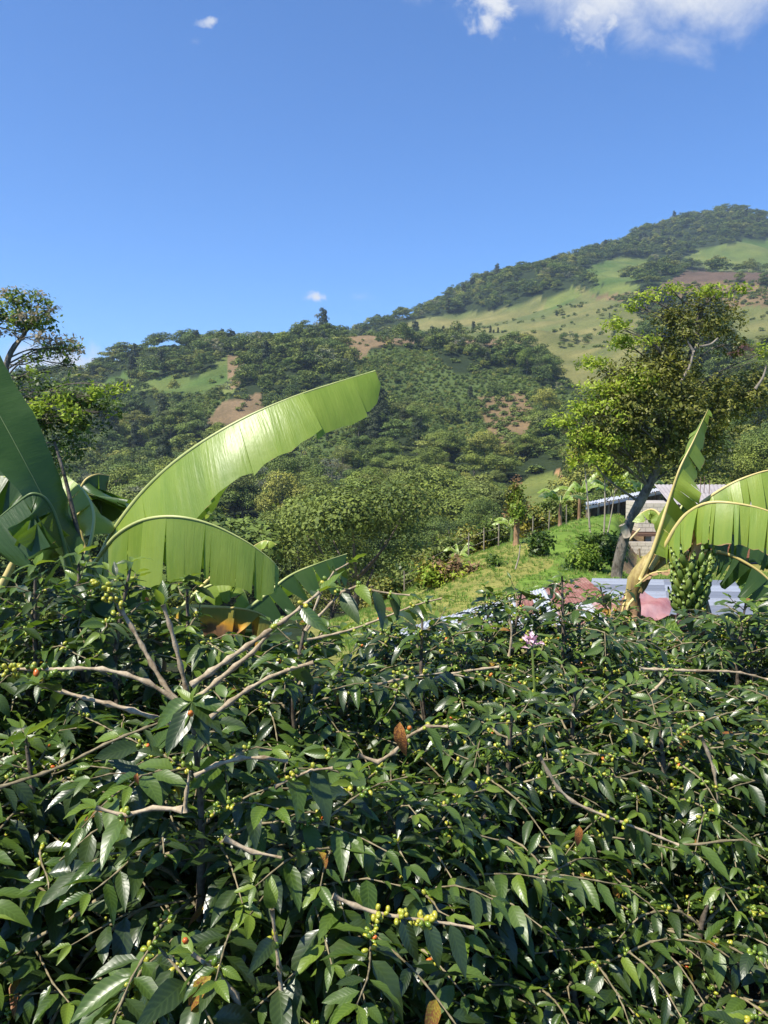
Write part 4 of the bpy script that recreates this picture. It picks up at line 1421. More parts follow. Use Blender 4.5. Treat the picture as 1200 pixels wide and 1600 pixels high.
# slanting bamboo prop between trunk and wall
g = P(1000, 826, 38); g2 = P(962, 866, 38)
gz = H(g2[0], g2[1])
o = MB().tube([(g2[0], g2[1], min(g2[2], gz)), g], 0.05, 7).build('bamboo_prop', plain_mat('dry_bamboo', (0.45, 0.36, 0.18), (0.58, 0.48, 0.28)), None, g2)
o.location = g2
tag(o, 'slanting yellow bamboo pole propped against the pale upper wall', 'pole')

# a soaring bird far over the mountain
b0 = P(1166, 329, 420)
mb = MB()
mb.tube([b0 + (-.55, .1, -.05), b0 + (-.3, 0, 0), b0 + (.2, 0, .02), b0 + (.45, 0, .05)], [.02, .14, .13, .03], 8)
body = mb.build('bird', plain_mat('black_feathers', (0.012, 0.012, 0.012), (0.03, 0.03, 0.03)), None, b0, True)
body.location = b0
tag(body, 'dark soaring bird in the sky just above the mountain top', 'bird')
for s in (-1, 1):
    q = MB()
    q.add([b0 + (-.2, 0, .05), b0 + (.25, 0, .05), b0 + (.35, s * .7, .35), b0 + (-.1, s * .7, .38), b0 + (.2, s * 1.5, .5), b0 + (-.2, s * 1.45, .52)], [(0, 1, 2, 3), (3, 2, 4, 5)])
    q.build('wing', body.data.materials[0], body, b0)
# ------------------------------------------------------------------ banana plants
def banana_mat(name, lit, dark, trans, tcol, edge=(0.30, 0.19, 0.08), edge_at=0.97, rough=0.38, spots=0.0, spec=0.45):
    """blade: uv.x = metres along the midrib, uv.y = 0 at the midrib .. 1 at the margin"""
    m = Mat(name)
    s = m.n('ShaderNodeSeparateXYZ')
    m.l(m.uv(), s.inputs[0])
    u, v = s.outputs[0], s.outputs[1]
    ul = m.math('MODULO', u, 50.0)
    strip = m.n('ShaderNodeTexWhiteNoise', noise_dimensions='1D')
    m.l(m.math('FLOOR', m.math('ADD', m.math('DIVIDE', u, 50.0), 0.01)), strip.inputs['W'])

    def along(fu, fv, det):
        cx2 = m.n('ShaderNodeCombineXYZ')
        m.l(m.math('MULTIPLY', u, fu), cx2.inputs[0])
        m.l(m.math('MULTIPLY', v, fv), cx2.inputs[1])
        return m.noise(1.0, det, 0.62, cx2.outputs[0])
    streak = along(14.0, 0.9, 5)
    vein = along(95.0, 0.5, 2)
    blot = m.noise(3.0, 4, 0.6, m.obj_co())
    f = m.math('ADD', m.math('MULTIPLY', streak, 0.42), m.math('MULTIPLY', blot, 0.33))
    f = m.math('ADD', f, m.math('MULTIPLY', vein, 0.18))
    f = m.math('ADD', f, m.math('MULTIPLY', m.math('SUBTRACT', strip.outputs['Value'], 0.35), 0.16))
    c = m.ramp(f, [(0.3, dark), (0.7, lit)])
    tc_ = m.mix(1.0, m.ramp(f, [(0.3, (0.75, 0.75, 0.75)), (0.7, (1.1, 1.1, 1.1))]), tcol, 'MULTIPLY')
    ef = m.math('GREATER_THAN', m.math('ADD', v, m.math('MULTIPLY', m.math('SUBTRACT', m.noise(14.0, 3, 0.6, m.obj_co()), 0.5), 0.12)), edge_at)
    c = m.mix(ef, c, edge)
    if spots:
        sf = m.ramp(m.math('ADD', m.math('MULTIPLY', blot, 0.75), m.math('MULTIPLY', v, 0.30)), [(spots, (0, 0, 0)), (spots + 0.05, (1, 1, 1))])
        sy = m.ramp(m.math('ADD', m.math('MULTIPLY', blot, 0.75), m.math('MULTIPLY', v, 0.30)), [(spots - 0.13, (0, 0, 0)), (spots, (1, 1, 1))])
        c = m.mix(sy, c, (0.62, 0.30, 0.03))
        c = m.mix(sf, c, m.ramp(streak, [(0.3, (0.06, 0.03, 0.015)), (0.7, (0.34, 0.18, 0.09))]))
        tc_ = m.mix(sf, tc_, (0.12, 0.05, 0.02))
    tc_ = m.mix(ef, tc_, edge)
    return m.finish(c, rough, spec, m.bump(m.math('ADD', m.math('MULTIPLY', vein, 0.6), m.math('ADD', m.math('MULTIPLY', streak, 2.0), m.math('MULTIPLY', blot, 1.5))), 0.28, 0.008), trans, tc_)


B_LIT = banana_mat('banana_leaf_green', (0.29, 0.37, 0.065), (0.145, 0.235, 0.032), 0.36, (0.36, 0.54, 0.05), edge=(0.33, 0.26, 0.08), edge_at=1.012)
B_DEEP_SHADE = banana_mat('banana_leaf_deep_shade', (0.045, 0.090, 0.020), (0.026, 0.060, 0.014), 0.26, (0.24, 0.42, 0.03), edge_at=1.01)  # darkened leaf green; shade of the left-edge leaves put into the colour
B_YOUNG = banana_mat('banana_leaf_yellow_green', (0.31, 0.38, 0.055), (0.17, 0.28, 0.04), 0.35, (0.46, 0.54, 0.06), edge=(0.45, 0.30, 0.12), edge_at=0.985)
B_OLD = banana_mat('banana_leaf_old', (0.30, 0.26, 0.04), (0.20, 0.20, 0.03), 0.2, (0.45, 0.30, 0.03), spots=0.57, edge_at=0.95, rough=0.6)
B_DRY = banana_mat('banana_leaf_dry', (0.42, 0.27, 0.15), (0.22, 0.13, 0.07), 0.2, (0.40, 0.22, 0.09), rough=0.75, spec=0.15)
m = Mat('banana_midrib')
RIB = m.finish(m.ramp(m.noise(5, 3, 0.5, m.obj_co()), [(0.3, (0.26, 0.31, 0.09)), (0.7, (0.42, 0.44, 0.17))]), 0.45, 0.4)
m = Mat('banana_midrib_dark')
RIBD = m.finish(m.ramp(m.noise(5, 3, 0.5, m.obj_co()), [(0.3, (0.065, 0.11, 0.03)), (0.7, (0.12, 0.17, 0.05))]), 0.45, 0.4)
m = Mat('banana_midrib_yellow')
RIBY = m.finish(m.ramp(m.noise(5, 3, 0.5, m.obj_co()), [(0.3, (0.42, 0.33, 0.10)), (0.7, (0.56, 0.46, 0.18))]), 0.5, 0.4)


def stem_mat(name, a, b, c3):
    m = Mat(name)
    mp = m.n('ShaderNodeMapping')
    mp.inputs['Scale'].default_value = (1, 1, 0.16)
    m.l(m.obj_co(), mp.inputs[0])
    n1 = m.noise(9, 5, 0.65, mp.outputs[0])
    n2 = m.noise(40, 3, 0.6, mp.outputs[0])
    c = m.ramp(m.math('ADD', m.math('MULTIPLY', n1, 0.75), m.math('MULTIPLY', n2, 0.25)), [(0.34, c3), (0.48, a), (0.66, b)])
    return m.finish(c, 0.55, 0.3, m.bump(n2, 0.4, 0.01))


STEM_Y = stem_mat('banana_stem_yellow', (0.27, 0.20, 0.065), (0.46, 0.38, 0.13), (0.10, 0.05, 0.025))
STEM_G = stem_mat('banana_stem_green', (0.10, 0.16, 0.04), (0.22, 0.28, 0.08), (0.06, 0.05, 0.03))
STEM_B = stem_mat('banana_stem_brown', (0.20, 0.115, 0.06), (0.36, 0.23, 0.13), (0.06, 0.035, 0.02))


def banana_leaf(plant, base, pts, w, fold=(50, 50), roll=0.0, bend=15, blade=0.12, tears=6, gap=0.03, mat=None, rib=None, rw=0.016, seed=0, ragged=0.0, tip=0.82, name='leaf', n=44, w0=0.5, wave=0.012, halves=(1, -1), jit=7.0, grav=0.0, taper=0.0):
    """pts: midrib from its foot to its tip (world). fold: degrees each half hangs below the level of the midrib (right, left of travel)."""
    rg = np.random.default_rng(seed + 17)
    M_ = catmull(pts, n)
    ln = np.concatenate([[0], np.cumsum(np.linalg.norm(np.diff(M_, axis=0), axis=1))])
    s = ln / ln[-1]
    T = nrm(np.gradient(M_, axis=0))
    S = nrm(np.cross(T, np.array((0, 0, 1.0))))
    N = np.cross(S, T)
    if grav:
        N = nrm(N * (1 - grav) + np.array((0, 0, 1.0)) * grav)
    cr, sr = math.cos(math.radians(roll)), math.sin(math.radians(roll))
    S, N = S * cr + N * sr, N * cr - S * sr
    mb = MB()
    for h in halves:
        fd = fold[0] if h > 0 else fold[1]
        tb = np.clip((s - blade) / (1 - blade), 0, 1)
        prof = np.minimum(1, (tb / 0.22) ** 0.7 * (1 - w0) + w0 * np.minimum(1, tb / 0.06)) * np.where(tb > tip, np.sqrt(np.clip(1 - ((tb - tip) / (1.004 - tip)) ** 2, 0, 1)), 1)
        i0 = int(np.searchsorted(s, blade))
        cuts = sorted(set([i0, n - 1] + [int(np.clip(round(i0 + (n - 1 - i0) * (q_ + 1 + rg.uniform(-.38, .38)) / (tears + 1)), i0 + 2, n - 3)) for q_ in range(tears)]))
        for a, b in zip(cuts[:-1], cuts[1:]):
            idx = np.arange(a, b + 1)
            k = 7
            c = np.linspace(0, 1, k)
            df = rg.normal() * jit
            sh = rg.normal() * min(0.02, abs(gap) * 1.2)
            cutl = 1 - ragged * rg.random()
            th = np.radians(fd + df + bend * c[None, :] ** 1.3)
            Wd = (w * prof[idx] * (1 - taper * tb[idx] ** 1.5) * cutl)[:, None]
            if ragged:
                Wd = Wd * (1 - ragged * 0.35 * rg.random((len(idx), 1)))
            # integrate the arc across the blade
            dth = np.cumsum(np.cos(th), 1) - np.cos(th)[:, :1]
            dnn = np.cumsum(np.sin(th), 1) - np.sin(th)[:, :1]
            ou, dn = dth / (k - 1) * Wd, dnn / (k - 1) * Wd
            fr = np.linspace(-1, 1, len(idx))[:, None]
            along = -fr * gap * c[None, :] ** 1.5 * (0.5 + rg.random()) + sh * c[None, :]
            wv = wave * np.sin(ln[idx] * 19 + h + rg.random() * 6)[:, None] * c[None, :] + 0.35 * wave * np.sin(ln[idx] * 57 + 4 * c[None, :].T.mean())[:, None] * c[None, :]
            ripple = wv
            Q = (M_[idx][:, None, :] + S[idx][:, None, :] * (h * ou)[..., None] - N[idx][:, None, :] * (dn - ripple)[..., None] + T[idx][:, None, :] * along[..., None])
            ii_ = np.arange(len(idx) - 1)[:, None] * k
            jj_ = np.arange(k - 1)[None, :]
            Fq = np.stack([ii_ + jj_, ii_ + jj_ + 1, ii_ + k + jj_ + 1, ii_ + k + jj_], -1).reshape(-1, 4)
            if h < 0:
                Fq = Fq[:, ::-1]
            uv = np.stack([np.broadcast_to(ln[idx][:, None] + 50.0 * (cuts.index(a) + 1 + (20 if h < 0 else 0)), (len(idx), k)), np.broadcast_to(c[None, :], (len(idx), k))], -1).reshape(-1, 2)
            mb.add(Q.reshape(-1, 3), Fq, None, uv)
    lf = mb.build(name, mat or B_LIT, plant, base, True)
    rb_ = MB().tube(M_ - N * rw * 0.35, np.maximum(rw * (1.25 - 1.1 * s), 0.003), 7)
    rb_.build('midrib', rib or RIB, lf, base, True)
    return lf


def pp(d, *pts):
    """pixel polyline at distances d (+ optional third value)"""
    return [P(q[0], q[1], d + (q[2] if len(q) > 2 else 0)) for q in pts]


# left group: plant A with the two big leaves
dA = 3.9
baseA = P(172, 1280, dA)
baseA[2] = H(baseA[0], baseA[1])
pA = thing('banana_plant', 'banana plant whose two big sunlit leaves reach right over the coffee', 'banana plant', baseA, 'banana plants in the coffee plot')
MB().tube(catmull([baseA - up * .05, P(160, 1100, dA), P(150, 960, dA), P(150, 880, dA)], 12), np.linspace(0.13, 0.055, 12), 12).build('pseudostem', STEM_G, pA, baseA, True)
banana_leaf(pA, baseA, pp(dA, (150, 905), (160, 862), (188, 812, -.05), (232, 758, -.1), (292, 706, -.15), (370, 658, -.15), (450, 622, -.1), (520, 598, 0), (586, 578, .1)), 0.41, (58, 38), 0, 16, 0.10, 8, -0.014, B_LIT, RIB, 0.013, 3, 0.14, 0.95, wave=0.012, w0=0.62, jit=5.0, taper=0.48, grav=0.35)
banana_leaf(pA, baseA, pp(dA, (138, 896, .05), (160, 862, -.15), (186, 832, -.28), (225, 811, -.35), (275, 806, -.4), (330, 818, -.4), (385, 845, -.4), (422, 872, -.38), (436, 888, -.36)), 0.40, (78, 55), 0, 8, 0.03, 13, 0.004, B_LIT, RIB, 0.012, 5, 0.02, 0.93, wave=0.010, w0=0.95, jit=2.6, grav=0.85, taper=0.55)
banana_leaf(pA, baseA, pp(dA, (170, 905, .3), (250, 830, .5), (310, 795, .55), (318, 800, .55), (318, 815, .55)), 0.06, (30, 30), 0, 10, 0.5, 1, 0.01, B_YOUNG, RIB, 0.01, 6)
banana_leaf(pA, baseA, pp(dA, (150, 900, .25), (128, 840, .3), (123, 780, .35), (130, 752, .35), (150, 740, .4), (172, 742, .5)), 0.30, (84, 70), 0, 8, 0.45, 3, 0.02, B_DEEP_SHADE, RIBY, 0.015, 7)
# plant B, left edge: dark leaf seen from its shaded back, and leaves cut by the frame
dB = 3.5
MB_STICK = pp(3.6, (85, 690), (100, 740), (112, 790), (125, 850), (128, 890))
baseB = P(70, 1330, dB)
baseB[2] = H(baseB[0], baseB[1])
pB = thing('banana_plant', 'banana plant at the left edge with a broad upright leaf in shade', 'banana plant', baseB, 'banana plants in the coffee plot')
MB().tube(catmull([baseB - up * .05, P(90, 1100, dB), P(115, 950, dB), P(126, 880, dB)], 12), np.linspace(0.12, 0.05, 12), 12).build('pseudostem', STEM_G, pB, baseB, True)
banana_leaf(pB, baseB, pp(dB, (122, 895), (104, 850), (74, 790, -.02), (38, 720, -.03), (0, 650, 0), (-44, 575, .05), (-84, 510, .12)), 0.138, (8, 6), 22, -6, 0.03, 0, 0.0, B_DEEP_SHADE, RIBD, 0.004, 9, 0, 0.93, wave=0.008, w0=0.35)
banana_leaf(pB, baseB, pp(dB, (110, 900, .3), (60, 780, .4), (10, 700, .5), (-40, 650, .6), (-110, 640, .7)), 0.30, (70, 60), 0, 14, 0.25, 6, 0.02, B_DEEP_SHADE, RIBD, 0.012, 10)
banana_leaf(pB, baseB, pp(dB, (110, 905, .15), (95, 820, .1), (60, 765, .05), (20, 745, .05), (-40, 745, .05)), 0.30, (70, 60), 0, 18, 0.2, 5, 0.015, B_DEEP_SHADE, RIB, 0.014, 11)
banana_leaf(pB, baseB, pp(dB, (115, 905, -.1), (85, 800, -.15), (55, 770, -.2), (20, 790, -.22), (-40, 840, -.25)), 0.24, (62, 60), 0, 16, 0.2, 4, 0.012, B_DEEP_SHADE, RIBD, 0.011, 12)
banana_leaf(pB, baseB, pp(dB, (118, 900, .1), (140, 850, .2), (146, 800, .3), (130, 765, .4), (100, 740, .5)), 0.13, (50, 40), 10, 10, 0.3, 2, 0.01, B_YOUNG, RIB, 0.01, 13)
banana_leaf(pB, baseB, pp(dB, (-20, 950, -.1), (10, 895, -.1), (30, 850, -.08), (48, 818, -.05), (70, 800, 0)), 0.16, (75, 75), 0, 10, 0.55, 2, 0.01, B_DEEP_SHADE, RIBY, 0.02, 14)
MB().tube(catmull(MB_STICK, 12), np.linspace(.006, .014, 12), 6).build('bare_leaf_stalk', BARK_GREY, pB, baseB, True)
# plant C: sucker with the dying yellow-brown leaf
dC = 3.7
baseC = P(245, 1300, dC)
baseC[2] = H(baseC[0], baseC[1])
pC = thing('banana_plant', 'young banana plant with a brown stem and a dying orange leaf', 'banana plant', baseC, 'banana plants in the coffee plot')
MB().tube(catmull([baseC - up * .05, P(238, 1180, dC), P(240, 1060, dC), P(248, 985, dC)], 12), np.linspace(0.085, 0.05, 12), 12).build('pseudostem', STEM_B, pC, baseC, True)
banana_leaf(pC, baseC, pp(dC, (246, 1000), (252, 965), (285, 948, -.1), (340, 947, -.15), (395, 953, -.15), (432, 972, -.1)), 0.17, (76, 60), 0, 18, 0.12, 4, 0.02, B_OLD, RIBY, 0.013, 21, 0.25, 0.9, wave=0.02)
banana_leaf(pC, baseC, pp(dC, (252, 1000, .2), (330, 985, .35), (400, 940, .5), (450, 900, .6), (500, 878, .7), (542, 864, .8)), 0.21, (60, 45), 0, 10, 0.3, 7, 0.02, B_DEEP_SHADE, RIB, 0.014, 22, 0.1)
banana_leaf(pC, baseC, pp(dC, (258, 1010, -.05), (330, 990, 0), (400, 985, 0), (440, 1000, 0), (468, 1022, 0)), 0.24, (80, 50), 0, 8, 0.35, 4, 0.015, B_DEEP_SHADE, RIB, 0.013, 23)
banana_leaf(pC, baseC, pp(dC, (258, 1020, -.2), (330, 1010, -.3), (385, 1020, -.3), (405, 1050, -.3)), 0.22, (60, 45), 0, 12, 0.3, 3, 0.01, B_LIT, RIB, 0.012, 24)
banana_leaf(pC, baseC, pp(dC, (240, 990, -.1), (215, 930, -.1), (190, 905, -.1), (150, 920, -.1), (120, 980, -.1)), 0.2, (65, 60), 0, 14, 0.2, 4, 0.015, B_DEEP_SHADE, RIB, 0.012, 25)
banana_leaf(pC, baseC, pp(dC, (250, 990, .4), (330, 900, .6), (400, 850, .8), (420, 845, .8), (432, 850, .8)), 0.05, (40, 40), 0, 10, 0.75, 1, 0.01, B_YOUNG, RIBY, 0.012, 26)
banana_leaf(pC, baseC, pp(dC, (246, 1005, .3), (300, 930, .45), (360, 905, .5), (380, 920, .5), (392, 950, .5)), 0.12, (50, 40), 0, 12, 0.4, 3, 0.02, B_LIT, RIB, 0.012, 27)

# right plant with the fruit bunch
dR = 6.2
baseR = P(985, 1130, dR)
baseR[2] = H(baseR[0], baseR[1])
pR = thing('banana_plant', 'fruiting banana plant on the right with a hanging green bunch', 'banana plant', baseR, 'banana plants in the coffee plot')
st = catmull(pp(dR, (985, 1130), (982, 1040), (985, 960), (992, 915), (1012, 882), (1040, 852), (1062, 835)), 20)
st[0] = baseR - up * .05
MB().tube(st, np.concatenate([np.linspace(0.066, 0.056, 10), np.linspace(0.070, 0.042, 10)]), 12).build('pseudostem', STEM_Y, pR, baseR, True)
rs_ = np.random.default_rng(6)
for k, (i0_, i1_, off_) in enumerate(((0, 6, (-.012, -.02, 0)), (2, 9, (.02, -.015, 0)), (7, 15, (-.01, -.022, .01)), (9, 17, (.012, -.02, -.012)))):
    sg = st[i0_:i1_] + np.array(off_)
    rr_ = np.concatenate([np.linspace(0.066, 0.056, 10), np.linspace(0.070, 0.042, 10)])[i0_:i1_] * 1.0
    rr_ = rr_ * np.where(np.arange(len(rr_)) == len(rr_) - 1, 0.72, 1.0) * (1 + 0.03 * rs_.normal(size=len(rr_)))
    MB().tube(sg, rr_, 9).build('dry_sheath', (STEM_B, B_DRY, STEM_Y, STEM_Y)[k], pR, baseR, True)
banana_leaf(pR, baseR, pp(dR, (1000, 905, -.1), (1016, 868, -.15), (1032, 820, -.15), (1048, 770, -.1), (1062, 730, -.1), (1082, 690, -.05), (1098, 655, 0), (1106, 638, 0)), 0.36, (84, 40), 0, 4, 0.16, 13, 0.004, B_YOUNG, RIBY, 0.016, 31, 0.28, 0.7, w0=0.7, jit=5, grav=0.3, taper=0.6)
banana_leaf(pR, baseR, pp(dR, (1016, 888, -.1), (1040, 850, -.15), (1056, 822, -.2), (1075, 800, -.25), (1105, 785, -.35), (1145, 785, -.45), (1200, 797, -.55), (1270, 830, -.7)), 0.34, (66, 62), 0, 18, 0.14, 16, 0.006, B_YOUNG, RIBY, 0.018, 32, 0.10, 0.9, w0=0.9, jit=6, grav=0.9)
banana_leaf(pR, baseR, pp(dR, (1045, 850, .1), (1080, 800, .1), (1120, 768, .05), (1165, 745, 0), (1215, 732, -.05), (1280, 735, -.1)), 0.34, (62, 50), 0, 14, 0.2, 12, 0.006, B_YOUNG, RIBY, 0.016, 33, 0.1, 0.9, w0=0.8, jit=5, grav=0.8)
banana_leaf(pR, baseR, pp(dR, (1020, 888, .05), (1055, 868, .1), (1095, 861, .1), (1130, 863, .05), (1165, 878, 0), (1200, 903, -.05), (1250, 960, -.1)), 0.29, (66, 48), -8, 18, 0.38, 9, 0.015, B_DEEP_SHADE, RIBY, 0.02, 34, 0.1, 0.92, w0=0.5)
banana_leaf(pR, baseR, pp(dR, (1050, 848, .25), (1090, 825, .35), (1140, 818, .4), (1200, 830, .4), (1270, 860, .4)), 0.34, (70, 60), 0, 12, 0.2, 8, 0.012, B_DEEP_SHADE, RIB, 0.016, 35, 0.1)
banana_leaf(pR, baseR, pp(dR, (1035, 862, .1), (1042, 838, .2), (1032, 805, .3), (1018, 795, .35), (1000, 802, .35), (988, 815, .35)), 0.13, (70, 50), 0, 8, 0.35, 3, 0.02, B_YOUNG, RIBY, 0.018, 36, 0.3)
banana_leaf(pR, baseR, pp(dR, (1040, 852, .15), (1060, 800, .25), (1075, 778, .3), (1086, 782, .3), (1092, 805, .3)), 0.11, (60, 50), 0, 12, 0.4, 3, 0.02, B_DEEP_SHADE, RIB, 0.014, 37, 0.2)
for k, (pl, w_) in enumerate([([(1062, 850, -.15), (1085, 842, -.2), (1092, 870, -.2), (1091, 910, -.2)], .05), ([(990, 935, -.12), (980, 950, -.15), (979, 980, -.15), (984, 1030, -.15)], .09), ([(995, 915, -.1), (1020, 895, -.2), (1060, 892, -.25), (1075, 893, -.25)], .02),
                              ([(1102, 935, -.1), (1096, 955, -.12), (1086, 980, -.15), (1078, 1015, -.15)], .10), ([(1104, 945, -.2), (1108, 970, -.2), (1100, 1000, -.2), (1096, 1040, -.2)], .09), ([(1108, 935, 0), (1085, 940, -.1), (1068, 960, -.15), (1064, 985, -.15)], .08), ([(984, 920, 0), (975, 945, -.05), (968, 980, -.1), (966, 1020, -.1)], .07),
                              ([(1112, 970, -.1), (1090, 985, -.2), (1072, 1000, -.22), (1062, 1020, -.22)], .07)]):
    banana_leaf(pR, baseR, pp(dR, *pl), w_, (55, 60), 20 * k, 40, 0.1, 3, 0.02, B_DRY, STEM_B if k == 0 else RIBY, 0.01, 60 + k, 0.3, 0.85, 'dry_leaf', 22, wave=0.03, jit=20)

# second stem behind the bunch
b2 = P(1104, 1120, dR + .3)
b2[2] = H(b2[0], b2[1])
pR2 = thing('banana_stump', 'old grey banana stalk wrapped in brown dry leaves behind the bunch', 'banana stalk', b2)
MB().tube(catmull([b2, P(1108, 1000, dR + .2), P(1098, 940, dR + .15), P(1090, 905, dR + .15)], 12), np.linspace(0.075, 0.03, 12), 9).build('stalk', bark_mat('dry_banana_stalk', (0.14, 0.12, 0.10), (0.34, 0.30, 0.25), 8, 0.2), pR2, b2, True)
for k, pl in enumerate([[(1096, 930), (1085, 945, -.1), (1076, 970, -.12), (1074, 1000, -.1)], [(1104, 960), (1112, 985, -.1), (1108, 1010, -.12), (1100, 1040, -.1)]]):
    banana_leaf(pR2, b2, pp(dR + .1, *pl), 0.10, (50, 60), 30 * k, 40, 0.1, 3, 0.02, B_DRY, RIBY, 0.01, 80 + k, 0.3, 0.85, 'dry_leaf', 22, wave=0.03, jit=20)

# the bunch: peduncle, hands of fruit, flower bud
m = Mat('banana_peel')
PEEL = m.finish(m.mix(m.math('MULTIPLY', m.rnd(), 0.8), m.ramp(m.noise(9, 3, 0.5, m.obj_co()), [(0.3, (0.075, 0.125, 0.02)), (0.7, (0.14, 0.21, 0.035))]), (0.20, 0.25, 0.045)), 0.4, 0.45)
dF = dR - .3
ped = catmull(pp(dR, (1060, 838, -.05), (1085, 832, -.15), (1090, 848, -.25), (1082, 880, -.3), (1076, 930, -.32), (1072, 962, -.32)), 20)
bunch = MB().tube(ped, np.linspace(0.045, 0.024, 20), 9).build('fruit_bunch', STEM_B, pR, baseR, True)
rg = np.random.default_rng(8)


def banana_fruit(root, dirv, L, r):
    dirv = nrm(dirv)
    upv = np.array((0, 0, 1.0))
    out = nrm(dirv - upv * dirv[2])
    pts = [root, root + out * L * .28 - upv * L * .08, root + out * L * .45 + upv * L * .18, root + out * L * .48 + upv * L * .55, root + out * L * .42 + upv * L * .85]
    return catmull(pts, 7), np.array([.45, .8, 1, 1, .9, .6, .25]) * r


fr_mesh = []
for k in range(5):
    L = 0.225
    c_, rad = banana_fruit(np.zeros(3), np.array((1.0, 0, 0)), L * (0.82 + 0.06 * k), 0.026)
    b = MB().tube(c_, rad, 6)
    fr_mesh.append(mesh('banana', np.concatenate(b.V), [np.concatenate(b.F4), np.concatenate(b.F3)], None, [PEEL], True))
for hand in range(8):
    f = 0.60 + 0.32 * hand / 7
    c_ = ped[int(f * 19)]
    nfr = 10 - hand // 3
    for q in range(nfr):
        a = 6.28 * q / nfr + hand * 0.5 + rg.normal() * 0.1
        o = link('banana', fr_mesh[rg.integers(5)], bunch)
        sc = (0.92 - 0.03 * hand) * (0.95 + 0.1 * rg.random())
        drop = -0.25 + 0.10 * rg.normal()
        o.matrix_local = Matrix.Translation(Vector(c_ - baseR) + Vector((0.03 * math.cos(a), 0.03 * math.sin(a), -0.02 * (q % 2)))) @ Matrix.Rotation(a, 4, 'Z') @ Matrix.Rotation(drop + 0.6, 4, 'Y') @ Matrix.Scale(sc, 4)
# second, smaller cluster on the right side of the stalk
for q in range(9):
    a = -1.2 + 2.4 * q / 9
    c_ = P(1092, 892, dR - .3)
    o = link('banana', fr_mesh[rg.integers(5)], bunch)
    o.matrix_local = Matrix.Translation(Vector(c_ - baseR)) @ Matrix.Rotation(a, 4, 'Z') @ Matrix.Rotation(0.35 + .2 * rg.normal(), 4, 'Y') @ Matrix.Scale(0.85, 4)
m = Mat('flower_bud')
BUD = m.finish(m.ramp(m.noise(14, 4, 0.6, m.obj_co()), [(0.3, (0.035, 0.018, 0.018)), (0.7, (0.16, 0.085, 0.085))]), 0.6, 0.3, m.bump(m.noise(25, 3, 0.6, m.obj_co()), 0.6, 0.01))
bc = P(1070, 972, dR - .32)
b = MB()
b.tube(catmull([bc + up * .10, bc + up * .05, bc, bc - up * .05, bc - up * .085], 10), [.02, .035, .052, .06, .062, .06, .05, .036, .022, .006], 10)
for k in range(7):
    a = k * 0.9
    o_ = np.array((math.cos(a), math.sin(a), 0))
    b.tube([bc + up * (.12 - .012 * k), bc + up * (.09 - .012 * k) + o_ * .05, bc + up * (.05 - .012 * k) + o_ * .07], [.006, .014, .004], 5)
b.build('flower_bud', BUD, bunch, baseR, True)

# banana plants out on the slope
def far_banana(label, px, py, d, hgt, seed, mat=None, dry=True):
    rg = np.random.default_rng(seed)
    b0 = P(px, py, d)
    b0[2] = H(b0[0], b0[1]) - .05
    t = thing('banana_plant', label, 'banana plant', b0, 'far banana plants on the slope')
    h = hgt * d / F
    MB().tube(catmull([b0, b0 + up * h * .3, b0 + up * h * .55], 6), np.linspace(.12, .06, 6), 8).build('pseudostem', STEM_B if dry else STEM_G, t, b0, True)
    n_ = 8
    for k in range(n_):
        a = 2 * math.pi * k / n_ + rg.random() * .6
        o_ = np.array((math.cos(a), math.sin(a), 0))
        el = rg.uniform(0.05, 0.55) if k else 0.75
        c0 = b0 + up * h * .5
        pts = [c0, c0 + o_ * h * .16 + up * h * (.12 + el * .25), c0 + o_ * h * .36 + up * h * (.12 + el * .5), c0 + o_ * h * .55 + up * h * (.05 + el * .42)]
        banana_leaf(t, b0, pts, 0.05 * h + .1, (40, 40), 0, 14, 0.15, 4, 0.02, mat or (B_DEEP_SHADE if k % 3 else B_LIT), RIB, 0.02, seed * 10 + k, 0.2, 0.85, n=16)
    return t


far_banana('banana plant with drooping leaves beyond the fence, left of the open shed', 875, 818, 42, 70, 1, None, True)
far_banana('broad-leaved banana plant standing at the left end of the open shed', 905, 808, 46, 80, 2, B_LIT)
far_banana('banana plant close behind the roof of the open shed', 955, 800, 58, 75, 3)
far_banana('banana plant behind the open shed, beside the leaning trunk', 1000, 790, 60, 70, 4)
far_banana('low banana plant behind the slim rust-topped tree', 800, 850, 39, 58, 5, B_LIT, False)
far_banana('small upright banana plant rising over the fence bushes', 718, 868, 40, 48, 6, B_LIT, False)
